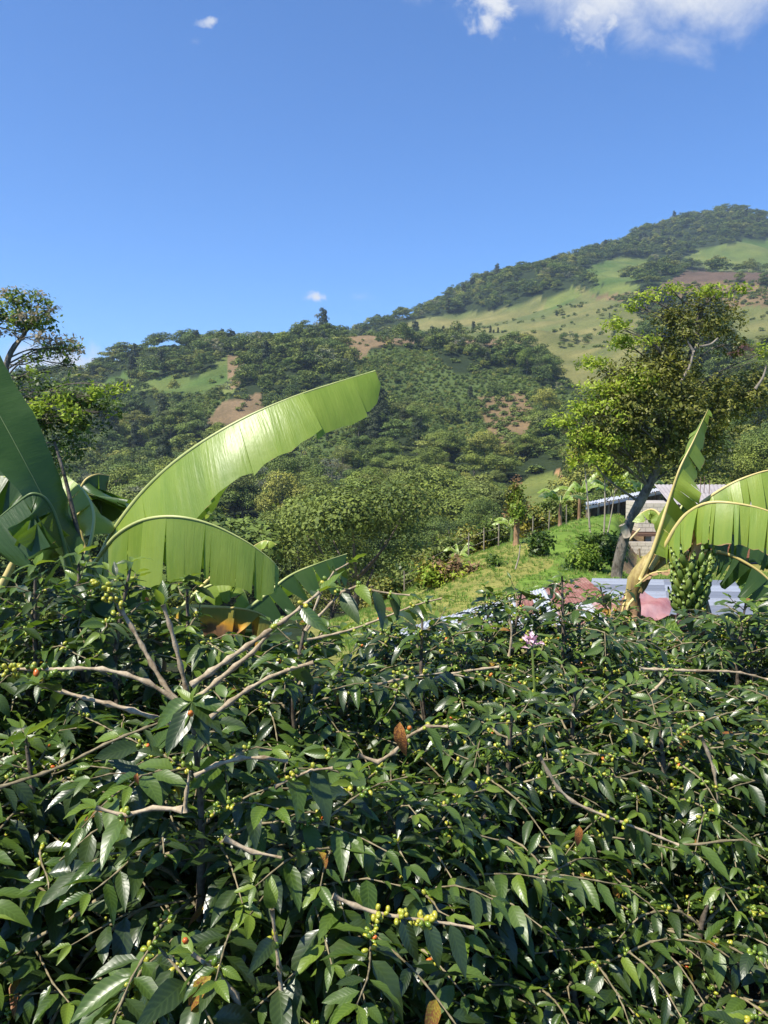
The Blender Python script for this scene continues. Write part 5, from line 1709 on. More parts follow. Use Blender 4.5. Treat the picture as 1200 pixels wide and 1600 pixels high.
# ------------------------------------------------------------------ coffee bushes
def coffee_leaf_mat(name, dark, lit, trans, tcol, rough=0.34, spec=0.5, blotch=None):
    m = Mat(name)
    s = m.n('ShaderNodeSeparateXYZ')
    m.l(m.uv(), s.inputs[0])
    u, v = s.outputs[0], s.outputs[1]          # u: -1..1 across (stored 0..1), v: 0..1 along
    au = m.math('ABSOLUTE', m.math('SUBTRACT', m.math('MULTIPLY', u, 2.0), 1.0))
    # side veins sweep forward from the midrib
    ph = m.math('SUBTRACT', m.math('MULTIPLY', v, 56.0), m.math('MULTIPLY', au, 11.0))
    ve = m.math('POWER', m.math('ABSOLUTE', m.math('SINE', m.math('MULTIPLY', ph, 0.5))), 0.6)
    mid = m.range(au, 0.0, 0.09, 0.0, 1.0)
    h = m.math('MULTIPLY', ve, mid)
    at = m.n('ShaderNodeAttribute', attribute_name='tint')
    rnd = m.math('FRACT', m.math('ADD', m.rnd(), at.outputs['Fac']))
    nz = m.noise(20, 3, 0.6, m.obj_co())
    f = m.math('ADD', m.math('MULTIPLY', rnd, 0.7), m.math('MULTIPLY', nz, 0.4))
    c = m.ramp(f, [(0.2, dark), (0.85, lit)])
    c = m.mix(m.math('MULTIPLY', m.math('SUBTRACT', 1.0, h), 0.35), c, tuple(x * 1.7 + 0.01 for x in lit))
    if blotch:
        bz = m.noise(26, 4, 0.65, m.obj_co())
        bf = m.ramp(m.math('ADD', bz, m.math('MULTIPLY', v, 0.18)), [(0.52, (0, 0, 0)), (0.60, (1, 1, 1))])
        c = m.mix(bf, c, blotch)
    bf_ = m.n('ShaderNodeNewGeometry').outputs['Backfacing']
    c = m.mix(m.math('MULTIPLY', bf_, 0.6), c, tuple(x * 1.25 + 0.02 for x in lit))
    rr = m.math('ADD', m.math('MULTIPLY', rnd, 0.16), m.math('ADD', rough - 0.08, m.math('MULTIPLY', bf_, 0.25)))
    return m.finish(c, rr, spec, m.bump(h, 0.13, 0.002), trans, tcol)


C_DARK = coffee_leaf_mat('coffee_leaf_dark', (0.010, 0.021, 0.0045), (0.034, 0.060, 0.010), 0.14, (0.10, 0.19, 0.010), 0.37, 0.65)
C_MID = coffee_leaf_mat('coffee_leaf_mid', (0.030, 0.060, 0.009), (0.072, 0.120, 0.017), 0.24, (0.18, 0.31, 0.016), 0.38, 0.6)
C_YOUNG = coffee_leaf_mat('coffee_leaf_young', (0.070, 0.125, 0.013), (0.14, 0.20, 0.026), 0.30, (0.33, 0.45, 0.03), 0.36)
C_OLD = coffee_leaf_mat('coffee_leaf_yellowing', (0.20, 0.17, 0.02), (0.34, 0.26, 0.03), 0.3, (0.5, 0.36, 0.03), 0.45, 0.4, (0.22, 0.075, 0.025))
C_DEAD = coffee_leaf_mat('coffee_leaf_dead', (0.42, 0.17, 0.04), (0.55, 0.24, 0.06), 0.2, (0.55, 0.22, 0.04), 0.5, 0.35, (0.17, 0.055, 0.03))
LEAF_MATS = [C_DARK, C_MID, C_YOUNG, C_OLD, C_DEAD]
m = Mat('coffee_branch')
n1 = m.noise(60, 4, 0.65, m.obj_co())
n2 = m.noise(7, 4, 0.6, m.obj_co())
CBR = m.finish(m.ramp(m.math('ADD', m.math('MULTIPLY', n1, 0.5), m.math('MULTIPLY', n2, 0.5)), [(0.36, (0.16, 0.115, 0.065)), (0.62, (0.48, 0.39, 0.26))]), 0.85, 0.2, m.bump(n1, 0.7, 0.003))
m = Mat('coffee_twig_brown')
n1 = m.noise(60, 4, 0.65, m.obj_co())
CBR2 = m.finish(m.ramp(m.math('ADD', m.math('MULTIPLY', n1, 0.5), m.math('MULTIPLY', m.noise(7, 4, 0.6, m.obj_co()), 0.5)), [(0.36, (0.085, 0.07, 0.035)), (0.66, (0.30, 0.25, 0.15))]), 0.85, 0.2, m.bump(n1, 0.7, 0.003))
m = Mat('coffee_trunk')
n1 = m.noise(26, 5, 0.65, m.obj_co())
CTR = m.finish(m.ramp(n1, [(0.35, (0.055, 0.043, 0.032)), (0.68, (0.20, 0.165, 0.125))]), 0.9, 0.15, m.bump(n1, 0.7, 0.008))
m = Mat('coffee_twig_green')
CTG = m.finish((0.16, 0.22, 0.05), 0.5, 0.3)


def cherry_mat(name, a, b):
    m = Mat(name)
    at = m.n('ShaderNodeAttribute', attribute_name='tint')
    rnd = m.math('FRACT', m.math('ADD', m.rnd(), at.outputs['Fac']))
    return m.finish(m.ramp(rnd, [(0.0, a), (1.0, b)]), 0.3, 0.5, None, 0.08, b)


CH_GREEN = cherry_mat('coffee_cherry_green', (0.085, 0.15, 0.018), (0.20, 0.27, 0.03))
CH_YELLOW = cherry_mat('coffee_cherry_yellow', (0.28, 0.31, 0.03), (0.42, 0.38, 0.04))
CH_RED = cherry_mat('coffee_cherry_red', (0.48, 0.085, 0.02), (0.62, 0.20, 0.03))
CH_MATS = [CH_GREEN, CH_YELLOW, CH_RED]


def leaf_shape(seed, nl=6, na=4):
    """unit coffee leaf: along +Y (length 1), face up +Z; glossy, wavy margins, drawn-out tip, sunken midrib"""
    rg = np.random.default_rng(seed)
    v = np.linspace(0, 1, nl + 1)
    wd = 0.19 * np.sin(math.pi * np.clip(v, 0, 1) ** 0.82) ** 0.85 * (1 - 0.25 * v) + 0.004
    wd[-1] = 0.003
    wd = wd * rg.uniform(0.9, 1.12)
    a = np.linspace(-1, 1, na + 1)
    A, Vv = np.meshgrid(a, v)
    fold = rg.uniform(0.15, 0.5)
    droop = rg.uniform(0.06, 0.5)
    x = A * wd[:, None]
    y = Vv.copy()
    ph = rg.random(2) * 6.28
    wave = 0.030 * np.sin(Vv * rg.uniform(17, 24) + np.where(A > 0, ph[0], ph[1])) * np.abs(A)
    z = np.abs(A) ** 1.25 * wd[:, None] * fold - droop * Vv ** 2 + wave * np.sin(math.pi * Vv)
    side = rg.normal() * 0.07
    x = x + side * Vv ** 2
    tw = rg.normal() * 0.6
    z = z + x * tw * Vv
    V = np.stack([x, y * (1 - droop * 0.25), z], -1).reshape(-1, 3)
    n = na + 1
    i = np.arange(nl)[:, None] * n
    j = np.arange(na)[None, :]
    Fq = np.stack([i + j, i + j + 1, i + n + j + 1, i + n + j], -1).reshape(-1, 4)
    uv = np.stack([(A + 1) / 2, Vv], -1).reshape(-1, 2)
    return V, Fq, uv


NV = 12
LHI = [leaf_shape(s) for s in range(NV)]
LLO = [leaf_shape(s, 4, 2) for s in range(NV)]
LEAF_ME = [[mesh('leaf', V, [Fq], uv, [mt], True) for (V, Fq, uv) in LHI] for mt in LEAF_MATS]
# cherry: egg-shaped bead with a blossom-end scar
ct = np.linspace(0, math.pi, 6)
ring = []
for t_ in ct[1:-1]:
    for k in range(6):
        a = k * math.pi / 3
        ring.append((0.82 * math.sin(t_) * math.cos(a), 0.82 * math.sin(t_) * math.sin(a), -math.cos(t_)))
CV = np.array([(0, 0, -1)] + ring + [(0, 0, 0.93)])
CF3 = [(0, 1 + (k + 1) % 6, 1 + k) for k in range(6)] + [(25, 19 + k, 19 + (k + 1) % 6) for k in range(6)]
CF4 = [(1 + r_ * 6 + k, 1 + r_ * 6 + (k + 1) % 6, 7 + r_ * 6 + (k + 1) % 6, 7 + r_ * 6 + k) for r_ in range(3) for k in range(6)]
CHERRY_ME = [mesh('coffee_cherry', CV, [np.array(CF4), np.array(CF3)], None, [mt], True) for mt in CH_MATS]


class Bush:
    def __init__(self, label, base, name='coffee_bush'):
        self.label, self.base = label, np.asarray(base, float)
        self.leaf = []        # (origin, axis, normal, length, variant, material)
        self.cherry = []      # (centre, axis, radius, material)
        self.branch = []      # (points, radii)
        self.stem = MB()
        self.twig = MB()


def frame(axis, normal):
    y = nrm(axis)
    z = nrm(normal - y * np.sum(normal * y, -1, keepdims=True))
    x = np.cross(y, z)
    return np.stack([x, y, z], -1)        # columns


def put_leaf(b, rg, at, axis, normal, L, mat=None, age=0.0):
    if mat is None:
        q = rg.random()
        mat = 0 if q > 0.36 + age else (1 if q > 0.012 + age * 0.45 else (2 if q > 0.006 else 3))
    b.leaf.append((np.asarray(at), np.asarray(axis), np.asarray(normal), L, int(rg.integers(NV)), mat))


def cherry_cluster(b, rg, at, axis, n, r, ymix, spread=1.0):
    axis = nrm(axis)
    for k in range(n):
        o = nrm(rg.normal(size=3))
        o = nrm(o - axis * (o @ axis) * 0.7)
        c = at + o * (0.004 + r * rg.uniform(0.7, 1.35)) * spread + axis * rg.normal() * r * 1.2
        q = rg.random()
        b.cherry.append((c, o, r * rg.uniform(0.8, 1.1), 2 if q < 0.012 else (1 if q < ymix else 0)))


def grow_branch(b, rg, pts, r0, r1, leaf_from=0.4, L=0.115, cherry=(0.2, 0.75), pc=0.35, ymix=0.25, node=0.055, young_tip=True, pleaf=0.92, ch_n=(4, 11), ch_r=0.008, hang=0.13, twigs=True):
    pts = np.asarray(pts, float)
    seg = np.linalg.norm(np.diff(pts, axis=0), axis=1)
    ln = np.concatenate([[0], np.cumsum(seg)])
    tot = ln[-1]
    nn_ = max(int(tot / node), 2)
    s = np.linspace(0, 1, nn_ + 1)
    q = np.stack([np.interp(s * tot, ln, pts[:, k]) for k in range(3)], -1)
    T = nrm(np.gradient(q, axis=0))
    # knobby nodes
    fine = np.linspace(0, 1, nn_ * 3 + 1)
    fq = np.stack([np.interp(fine, s, q[:, k]) for k in range(3)], -1)
    rad = r0 + (r1 - r0) * fine
    rad = rad * np.where(np.arange(len(fine)) % 3 == 0, 1.5, 0.92) * rg.uniform(0.86, 1.14, len(fine))
    b.branch.append((fq, rad, CBR if r0 > 0.0049 else CBR2))
    for i in range(1, nn_ + 1):
        side = nrm(np.cross(T[i], np.array((0, 0, 1.0))) + 1e-6)
        if cherry and cherry[0] < s[i] < cherry[1] and rg.random() < pc:
            cherry_cluster(b, rg, q[i], T[i], int(rg.integers(*ch_n)), ch_r, ymix)
        if s[i] < leaf_from or i == nn_:
            continue
        tw = rg.normal() * 0.35
        nrmal = np.cross(side, T[i])
        if nrmal[2] < 0:
            nrmal = -nrmal
        for h in (1, -1):
            if rg.random() > pleaf:
                continue
            sd = side * h * math.cos(tw) + nrmal * math.sin(tw) * h
            hg = hang * rg.uniform(0.3, 1.7)
            ax = nrm(T[i] * rg.uniform(0.25, 0.7) + sd * 0.85 - np.array((0, 0, 1.0)) * hg)
            nm = nrm(np.array((0, 0, 1.0)) + nrmal * 0.5 + sd * hg * 0.7 + rg.normal(size=3) * 0.38)
            ll = L * rg.uniform(0.55, 1.2) * (1 - 0.45 * max(0, s[i] - 0.75) / 0.25)
            o = q[i] + sd * 0.006
            put_leaf(b, rg, o, ax, nm, ll, None, 0.55 * max(0, s[i] - 0.78) / 0.22)
    if young_tip:
        for h in (1, -1):
            side = nrm(np.cross(T[-1], np.array((0, 0, 1.0))) + 1e-6)
            ax = nrm(T[-1] * 0.9 + side * h * 0.55 + np.array((0, 0, 0.1)))
            put_leaf(b, rg, q[-1], ax, np.array((0, 0, 1.0)) + rg.normal(size=3) * 0.3, L * rg.uniform(0.45, 0.7), 2 if rg.random() < 0.6 else 1)


def grow_bush(label, px, d, top_py, seed, R=0.72, stems=2, leafL=0.115, pc=0.30, ymix=0.25, dens=1.0, low=0.07, bare=0.38, spread=0.16):
    rg = np.random.default_rng(seed)
    tp = P(px, top_py, d)
    base = np.array((tp[0], tp[1], 0.0))
    base[2] = H(base[0], base[1]) - 0.02
    b = Bush(label, base)
    h = tp[2] - base[2]
    for k in range(stems):
        a = rg.random() * 6.28
        off = np.array((math.cos(a), math.sin(a), 0)) * spread * (k > 0) * rg.uniform(0.6, 1.3)
        hk = h * (1 if k == 0 else rg.uniform(0.78, 0.97))
        sp_ = catmull([base + off * 0.15, base + off * 0.7 + up * hk * 0.35 + rg.normal(size=3) * (.02, .02, 0), base + off + up * hk * 0.7 + rg.normal(size=3) * (.03, .03, 0), base + off * 1.1 + up * hk], 24)
        b.stem.tube(sp_, np.linspace(0.019, 0.005, 24) * (1 + 0.12 * (np.arange(24) % 3 == 0)), 7)
        z = low
        lev = 0
        az0 = rg.random() * 6.28
        while z < 0.985:
            f = z
            pt = sp_[min(int(f * 23), 23)]
            for hh in (0, 1):
                if rg.random() > dens:
                    continue
                az = az0 + lev * math.pi / 2 + hh * math.pi + rg.normal() * 0.25
                fl = np.clip((1.04 - f) * 2.0, 0.10, 1.0)
                L = R * fl * rg.uniform(0.7, 1.12)
                o_ = np.array((math.cos(az), math.sin(az), 0))
                e0 = math.radians(rg.uniform(18, 40) + 18 * f)
                e1 = math.radians(rg.uniform(-38, 8) + 30 * (f > 0.8))
                n_ = 7
                e = np.linspace(e0, e0 + (e1 - e0), n_)
                st_ = L / n_
                p_ = [pt]
                for ee in e:
                    p_.append(p_[-1] + (o_ * math.cos(ee) + up * math.sin(ee)) * st_ + rg.normal(size=3) * 0.008)
                young = f > 0.9
                grow_branch(b, rg, p_, 0.0048 if not young else 0.003, 0.0016, 0.05 if L < 0.3 else bare * rg.uniform(0.3, 1.2), leafL * (0.8 if young else 1), (0.15, 0.8), min(1, pc * 1.5) * (0.3 if young else 1), ymix, 0.046)
                for _s in range(2 if L > 0.4 else 0):      # secondary shoots
                    if rg.random() < 0.3:
                        continue
                    j = rg.integers(1, 6)
                    sd = nrm(np.cross(o_, up)) * rg.choice([-1, 1])
                    e = p_[j] + (o_ * 0.6 + sd * 0.7 - up * rg.uniform(-0.35, 0.4)) * L * 0.5
                    grow_branch(b, rg, catmull([p_[j], (p_[j] + e) / 2 + up * 0.03, e], 6), 0.0032, 0.0016, 0.05, leafL * 0.95, (0.15, 0.6), pc * 0.6, ymix, 0.044)
            z += 0.062 / h * rg.uniform(0.85, 1.2)
            lev += 1
        # leader tip
        for q in range(4):
            a = q * math.pi / 2 + rg.random() * .4
            put_leaf(b, rg, sp_[-1], np.array((math.cos(a) * .8, math.sin(a) * .8, 0.5 if q < 2 else 0.05)), up + 0.2 * rg.normal(size=3), leafL * rg.uniform(.5, .85), 1 if q > 1 else 2)
    return b


BUSH_SPEC = [
    # label, px, d, top_py, R, stems, leafL, pc, ymix, dens, bare
    ('coffee bush at the bottom left corner with long drooping dark leaves', 40, 2.35, 1150, .72, 2, .128, .22, .2, 1, .35),
    ('coffee bush in the left foreground with a leafy leader above bare woody branches', 300, 2.15, 1118, .66, 1, .130, .32, .35, .95, .55),
    ('coffee bush in the bottom middle with hanging leaves and yellow-green cherries', 560, 2.25, 1205, .72, 2, .125, .30, .4, 1, .35),
    ('coffee bush right of the bottom middle with small glossy leaves', 800, 2.7, 1110, .78, 2, .094, .32, .3, 1, .34),
    ('coffee bush at the bottom right with bare stems low down', 1030, 2.8, 1120, .78, 2, .092, .30, .3, .95, .40),
    ('coffee bush cut by the right edge of the picture, lower one', 1255, 2.9, 1080, .75, 2, .102, .3, .3, 1, .4),
    ('coffee bush with a dark bare trunk in front of the left banana plants', 122, 3.0, 866, .62, 1, .118, .3, .3, .9, .45),
    ('coffee bush in front of the two big banana leaves', 292, 3.1, 905, .6, 1, .115, .3, .45, .9, .5),
    ('coffee bush whose arching twig crosses the grassy mound', 478, 3.0, 968, .68, 1, .118, .36, .3, .95, .5),
    ('coffee bush below the left end of the tin roof', 660, 3.4, 958, .72, 2, .112, .36, .3, 1, .4),
    ('tall coffee bush with a pale leader before the rusty roof sheets', 878, 3.9, 900, .66, 2, .100, .3, .25, 1, .4),
    ('coffee bush in front of the fruiting banana plant', 1025, 3.7, 1030, .66, 2, .104, .3, .3, 1, .4),
    ('coffee bush at the right edge below the dark banana leaf', 1165, 4.2, 942, .78, 2, .11, .28, .3, 1, .35),
    ('coffee bush half hidden at the left edge beneath the banana leaves', -40, 3.1, 920, .65, 2, .118, .3, .3, 1, .4),
    ('coffee bush behind the others below the zinc sheets, left', 612, 4.3, 978, .65, 2, .108, .3, .3, 1, .35),
    ('coffee bush behind the others below the zinc sheets, right', 765, 4.4, 926, .8, 2, .100, .3, .3, 1, .35),
    ('coffee bush behind, between the tall pale leader and the banana stem', 938, 4.9, 916, .74, 2, .105, .25, .3, 1, .35),
    ('small coffee bush below the pink plastic sheet', 1025, 5.4, 978, .42, 2, .105, .2, .3, 1, .3),
    ('coffee bush behind the brown stem of the young banana plant', 200, 4.3, 1060, .7, 2, .11, .25, .3, 1, .35),
    ('coffee bush behind the dying orange banana leaf', 400, 4.6, 1050, .7, 2, .11, .25, .3, 1, .35),
    ('coffee bush under the zinc and rust roof edge, nearer of two', 815, 4.0, 924, .78, 2, .104, .3, .3, 1, .35),
    ('coffee bush filling the gap between the fruiting banana and right edge', 1140, 4.6, 980, .6, 2, .104, .25, .3, 1, .35),
    ('coffee bush tucked under the broad shaded banana leaf at left', 55, 2.85, 884, .6, 2, .115, .3, .3, 1, .4),
    ('coffee bush between the bare-trunked one and the brown banana stem', 205, 2.9, 878, .5, 1, .112, .3, .3, .9, .4),
    ('coffee bush in the middle under the arching berry twigs', 470, 3.3, 1040, .75, 2, .112, .3, .3, 1, .35),
    ('low shaded coffee bush in the bottom right corner', 1110, 2.35, 1400, .6, 2, .098, .2, .3, 1, .3),
    ('low shaded coffee bush near the bottom, right of the hanging leaves', 900, 2.3, 1430, .55, 2, .098, .2, .3, 1, .3),
    ('low dark coffee bush at the bottom beneath the yellow-green cherries', 680, 2.15, 1480, .5, 2, .105, .2, .3, 1, .3),
    ('coffee bush standing outside the right edge of the picture, nearest row', 1450, 2.7, 1090, .72, 2, .105, .2, .3, 1, .35),
    ('coffee bush standing outside the right edge, second row', 1430, 3.7, 1000, .72, 2, .105, .2, .3, 1, .35),
    ('coffee bush standing outside the right edge, third row', 1400, 4.8, 955, .72, 2, .105, .2, .3, 1, .35),
    ('coffee bush standing outside the left edge of the picture', -240, 2.6, 1060, .72, 2, .115, .2, .3, 1, .35),
    ('coffee bush filling the dark hollow right of the pale leader', 900, 3.1, 1052, .68, 2, .10, .3, .3, 1, .3),
    ('coffee bush beyond the right edge, behind the dark banana leaf', 1240, 4.7, 940, .7, 2, .11, .25, .3, 1, .35),
    ('shaded coffee bush low behind the left foreground bushes', 30, 3.9, 1110, .7, 2, .11, .25, .3, 1, .4),
]
bushes = []
for i, (lab, px_, d_, tpy, R_, st_, lL, pc_, ym, dn, br) in enumerate(BUSH_SPEC):
    bushes.append(grow_bush(lab, px_, d_, tpy, 700 + i, R_, st_, lL, pc_, ym, dn, 0.13, br))

# ---- particular branches one notices in the photograph, each grown on its bush
hr = np.random.default_rng(99)


def hero(bi, d, pts, r0, r1, **kw):
    grow_branch(bushes[bi], hr, catmull([P(q[0], q[1], d + (q[2] if len(q) > 2 else 0)) for q in pts], 14), r0, r1, **kw)


hero(1, 2.0, [(292, 1118), (250, 1060, .05), (205, 978, .08), (170, 925, .08)],   .0068, .005, leaf_from=.97, pc=0, young_tip=True)
hero(1, 2.05, [(298, 1105), (282, 1040), (268, 985), (255, 945)],   .0062, .005, leaf_from=.9, pc=0)
hero(1, 1.9, [(290, 1110), (240, 1070), (160, 1045), (90, 1046), (10, 1045)],   .006, .0035, leaf_from=.95, pc=0)
hero(1, 1.95, [(280, 1135), (200, 1108), (130, 1090), (60, 1070)], .0065, .004, leaf_from=.7, pc=0)
hero(1, 1.85, [(300, 1070), (350, 1035), (400, 1000), (450, 965), (500, 925)], .0075, .004, leaf_from=.72, cherry=(.7, .95), pc=1, ymix=.4, ch_r=.0085, L=.13, hang=.5)
hero(1, 1.9, [(310, 1090), (350, 1055), (400, 1015), (420, 990)], .0065, .005, leaf_from=.85, pc=0)
hero(1, 1.85, [(330, 1120), (390, 1075), (440, 1050), (490, 1035)], .006, .004, leaf_from=.75, pc=.2)
hero(1, 1.95, [(288, 1268), (292, 1235), (297, 1205)], .0065, .0028, leaf_from=.99, pc=0, young_tip=False)
hero(1, 1.95, [(305, 1212), (350, 1190), (400, 1183), (450, 1190)], .006, .004, leaf_from=.9, pc=.1)
hero(1, 1.8, [(350, 1310), (390, 1330), (440, 1340)], .0065, .0025, leaf_from=.95, pc=0, young_tip=False)
hero(1, 1.75, [(285, 1265), (240, 1262), (195, 1275), (150, 1262)], .006, .004, leaf_from=.6, cherry=(.5, .95), pc=1, ymix=.3)
hero(0, 1.9, [(0, 1230), (90, 1200), (170, 1160), (260, 1125)], .0042, .003, leaf_from=.8, pc=.1)
hero(0, 2.0, [(30, 1480), (120, 1430), (200, 1370), (290, 1320)], .0048, .004, leaf_from=.9, pc=.2)
hero(0, 2.05, [(80, 1600), (130, 1500), (190, 1440), (260, 1400)], .0048, .004, leaf_from=.9, pc=.2)
hero(2, 1.7, [(520, 1400), (580, 1425), (640, 1435), (700, 1443), (740, 1450)], .005, .003, leaf_from=.35, cherry=(.3, .75), pc=1, ymix=.75, ch_n=(12, 20), ch_r=.0085, L=.13, hang=1.1)
hero(1, 1.65, [(380, 1600), (370, 1560), (340, 1520), (300, 1490)], .008, .004, leaf_from=.55, cherry=(.6, .98), pc=1, ymix=.7, ch_n=(10, 17), ch_r=.009, L=.13)
hero(1, 1.7, [(440, 1560), (435, 1500), (428, 1450), (425, 1420)], .006, .004, leaf_from=.3, cherry=(.4, .98), pc=1, ymix=.5, ch_n=(5, 9), ch_r=.0085, L=.12)
hero(2, 2.0, [(430, 1230), (480, 1205), (520, 1200)], .005, .003, leaf_from=.3, cherry=(.2, .95), pc=1, ymix=.35, ch_n=(5, 10), ch_r=.0085, L=.13, hang=1.0)
hero(3, 2.3, [(842, 1180), (870, 1230), (890, 1250), (920, 1265), (960, 1280), (1010, 1300), (1060, 1320)], .006, .003, leaf_from=.35, cherry=(.3, .75), pc=.9, ymix=.6, ch_n=(4, 9), ch_r=.0085, L=.115, hang=.9)
hero(4, 2.35, [(1060, 1320), (1110, 1318), (1150, 1310), (1190, 1325)], .004, .003, leaf_from=.1, pc=.3, L=.115, hang=.8)
hero(4, 2.6, [(1095, 1150), (1115, 1200), (1120, 1240), (1122, 1262)], .006, .004, leaf_from=.7, cherry=(.5, .98), pc=.8, ymix=.5)
hero(3, 2.3, [(850, 1600), (852, 1540), (856, 1480), (862, 1400)], .005, .003, leaf_from=.35, cherry=(.4, .9), pc=.7, ymix=.6, hang=.8)
hero(3, 2.4, [(925, 1590), (905, 1520), (880, 1470)], .006, .005, leaf_from=.99, pc=0, young_tip=False)
hero(4, 2.4, [(985, 1600), (960, 1520), (925, 1470)], .006, .004, leaf_from=.99, pc=0, young_tip=False)
hero(4, 2.45, [(1010, 1600), (975, 1545), (940, 1500), (910, 1460)], .005, .004, leaf_from=.99, pc=0, young_tip=False)
hero(8, 2.6, [(478, 985), (520, 940), (550, 915), (590, 925), (640, 930)], .0055, .003, leaf_from=.3, cherry=(.3, .9), pc=.8, ymix=.3, L=.125, hang=.8)
hero(8, 2.8, [(480, 1000), (545, 985), (600, 965), (650, 945), (690, 935)], .005, .003, leaf_from=.5, cherry=(.3, .95), pc=.8, ymix=.2)
hero(8, 2.6, [(478, 985), (500, 930), (520, 895), (545, 880)], .005, .003, leaf_from=.3, cherry=(.2, .8), pc=.5, ymix=.3)
hero(2, 2.2, [(560, 1180), (600, 1190), (650, 1140), (700, 1135)], .006, .004, leaf_from=.5, cherry=(.3, .9), pc=.7, ymix=.3)
hero(9, 2.9, [(590, 1070), (640, 1058), (690, 1052), (740, 1060)], .005, .003, leaf_from=.4, cherry=(.3, .8), pc=.8, ymix=.4)
hero(10, 3.6, [(795, 1025), (800, 990), (795, 960)], .006, .005, leaf_from=.8, pc=0)
hero(11, 3.1, [(1000, 1045), (1080, 1048), (1150, 1050), (1200, 1062)], .006, .004, leaf_from=.9, pc=.3)
hero(9, 3.0, [(660, 1065), (720, 1050), (780, 1042)], .005, .004, leaf_from=.9, pc=.2)
hero(11, 3.2, [(1040, 1060), (1010, 1090), (970, 1120)], .007, .005, leaf_from=.9, pc=.1)
# the berry cluster at the left edge with one orange-red cherry
q0 = 1.9
for px_ in range(2, 100, 7):
    cherry_cluster(bushes[1], hr, P(px_, 1047, q0), np.array((1, 0, 0)), 3, .0085, .15 if px_ > 30 else .9)
bushes[1].cherry.append((P(57, 1051, q0 - .02), np.array((0, -.5, -.8)), .0095, 2))
for px_, py_ in ((155, 912), (168, 922), (178, 930), (190, 938), (163, 932), (182, 945), (176, 918)):
    cherry_cluster(bushes[1], hr, P(px_, py_, 2.07), np.array((.5, 0, .8)), 4, .0085, .8)
for c_, (px_, py_, dd_) in enumerate([(290, 1470, 1.62), (298, 1115, 1.83), (640, 1138, 2.15)]):
    bushes[1 if c_ < 2 else 2].cherry.append((P(px_, py_, dd_), np.array((0, -.6, .6)), .0095, 2))
# the orange dead leaf in the middle, a reddish one, a whorl of big leaves on the leader
bushes[2].leaf.append((P(625, 1128, 2.05), np.array((-.08, -.1, -1.0)), np.array((-.25, -1, .25)), .115, 3, 4))
bushes[1].leaf.append((P(215, 1208, 1.9), np.array((-.3, -.1, -1.0)), np.array((-.25, -1, .4)), .04, 4, 4))
bushes[1].leaf.append((P(330, 1525, 1.6), np.array((-.7, -.2, -.75)), np.array((-.25, -.7, .6)), .11, 5, 3))
bushes[3].leaf.append((P(905, 1290, 2.25), np.array((-.05, -.2, -1.0)), np.array((-.25, -1, .4)), .07, 6, 4))
for ax, L_, mt in (((1, -.4, .1), .125, 1), ((.85, -.6, -.4), .13, 0), ((-.5, -.6, -.8), .15, 1), ((-.3, -.8, -.9), .14, 0), ((.5, -.5, -1.0), .12, 0), ((-.9, -.2, -.3), .12, 1), ((-.6, .2, .5), .06, 2), ((.6, .2, .5), .065, 2), ((.1, -.2, .8), .05, 2), ((.9, .3, -.2), .11, 1)):
    bushes[1].leaf.append((P(300, 1096, 1.88), np.array(ax, float), np.array((-.1, -.55, 1.0)), L_, int(hr.integers(NV)), mt))

# ---- which leaves and cherries show: splat into a coarse depth buffer
GWp, GHp = 400, 560          # 3-pixel cells of the photograph
zb = np.full(GWp * GHp, 1e9)
samples = []
prof_t = np.array((.12, .3, .45, .6, .75, .9))
for bi, b in enumerate(bushes):
    L = b.leaf
    o = np.array([l[0] for l in L]); ax = nrm(np.array([l[1] for l in L])); ln = np.array([l[3] for l in L])
    fr_ = frame(ax, np.array([l[2] for l in L], float))
    p = o[:, None, :] + ax[:, None, :] * (ln[:, None] * prof_t[None, :])[..., None]
    offs = fr_[:, None, :, 0] * (ln[:, None] * np.array((.05, .13, .15, .13, .10, .04))[None, :])[..., None]
    p = np.concatenate([p, p + offs, p - offs], 1)
    x, y, dp = project(p)
    cell = (np.clip((y / 3).astype(int), -1, GHp) * GWp + np.clip((x / 3).astype(int), 0, GWp - 1))
    ok = (x >= 0) & (x < 1200) & (y >= 0) & (y < 1600) & (dp > 0.3)
    samples.append((cell, dp, ok))
    np.minimum.at(zb, cell[ok], dp[ok])
shown = []
for (cell, dp, ok) in samples:
    vis = ok & (dp < zb[np.clip(cell, 0, GWp * GHp - 1)] + 0.015)
    shown.append(vis.sum(1))

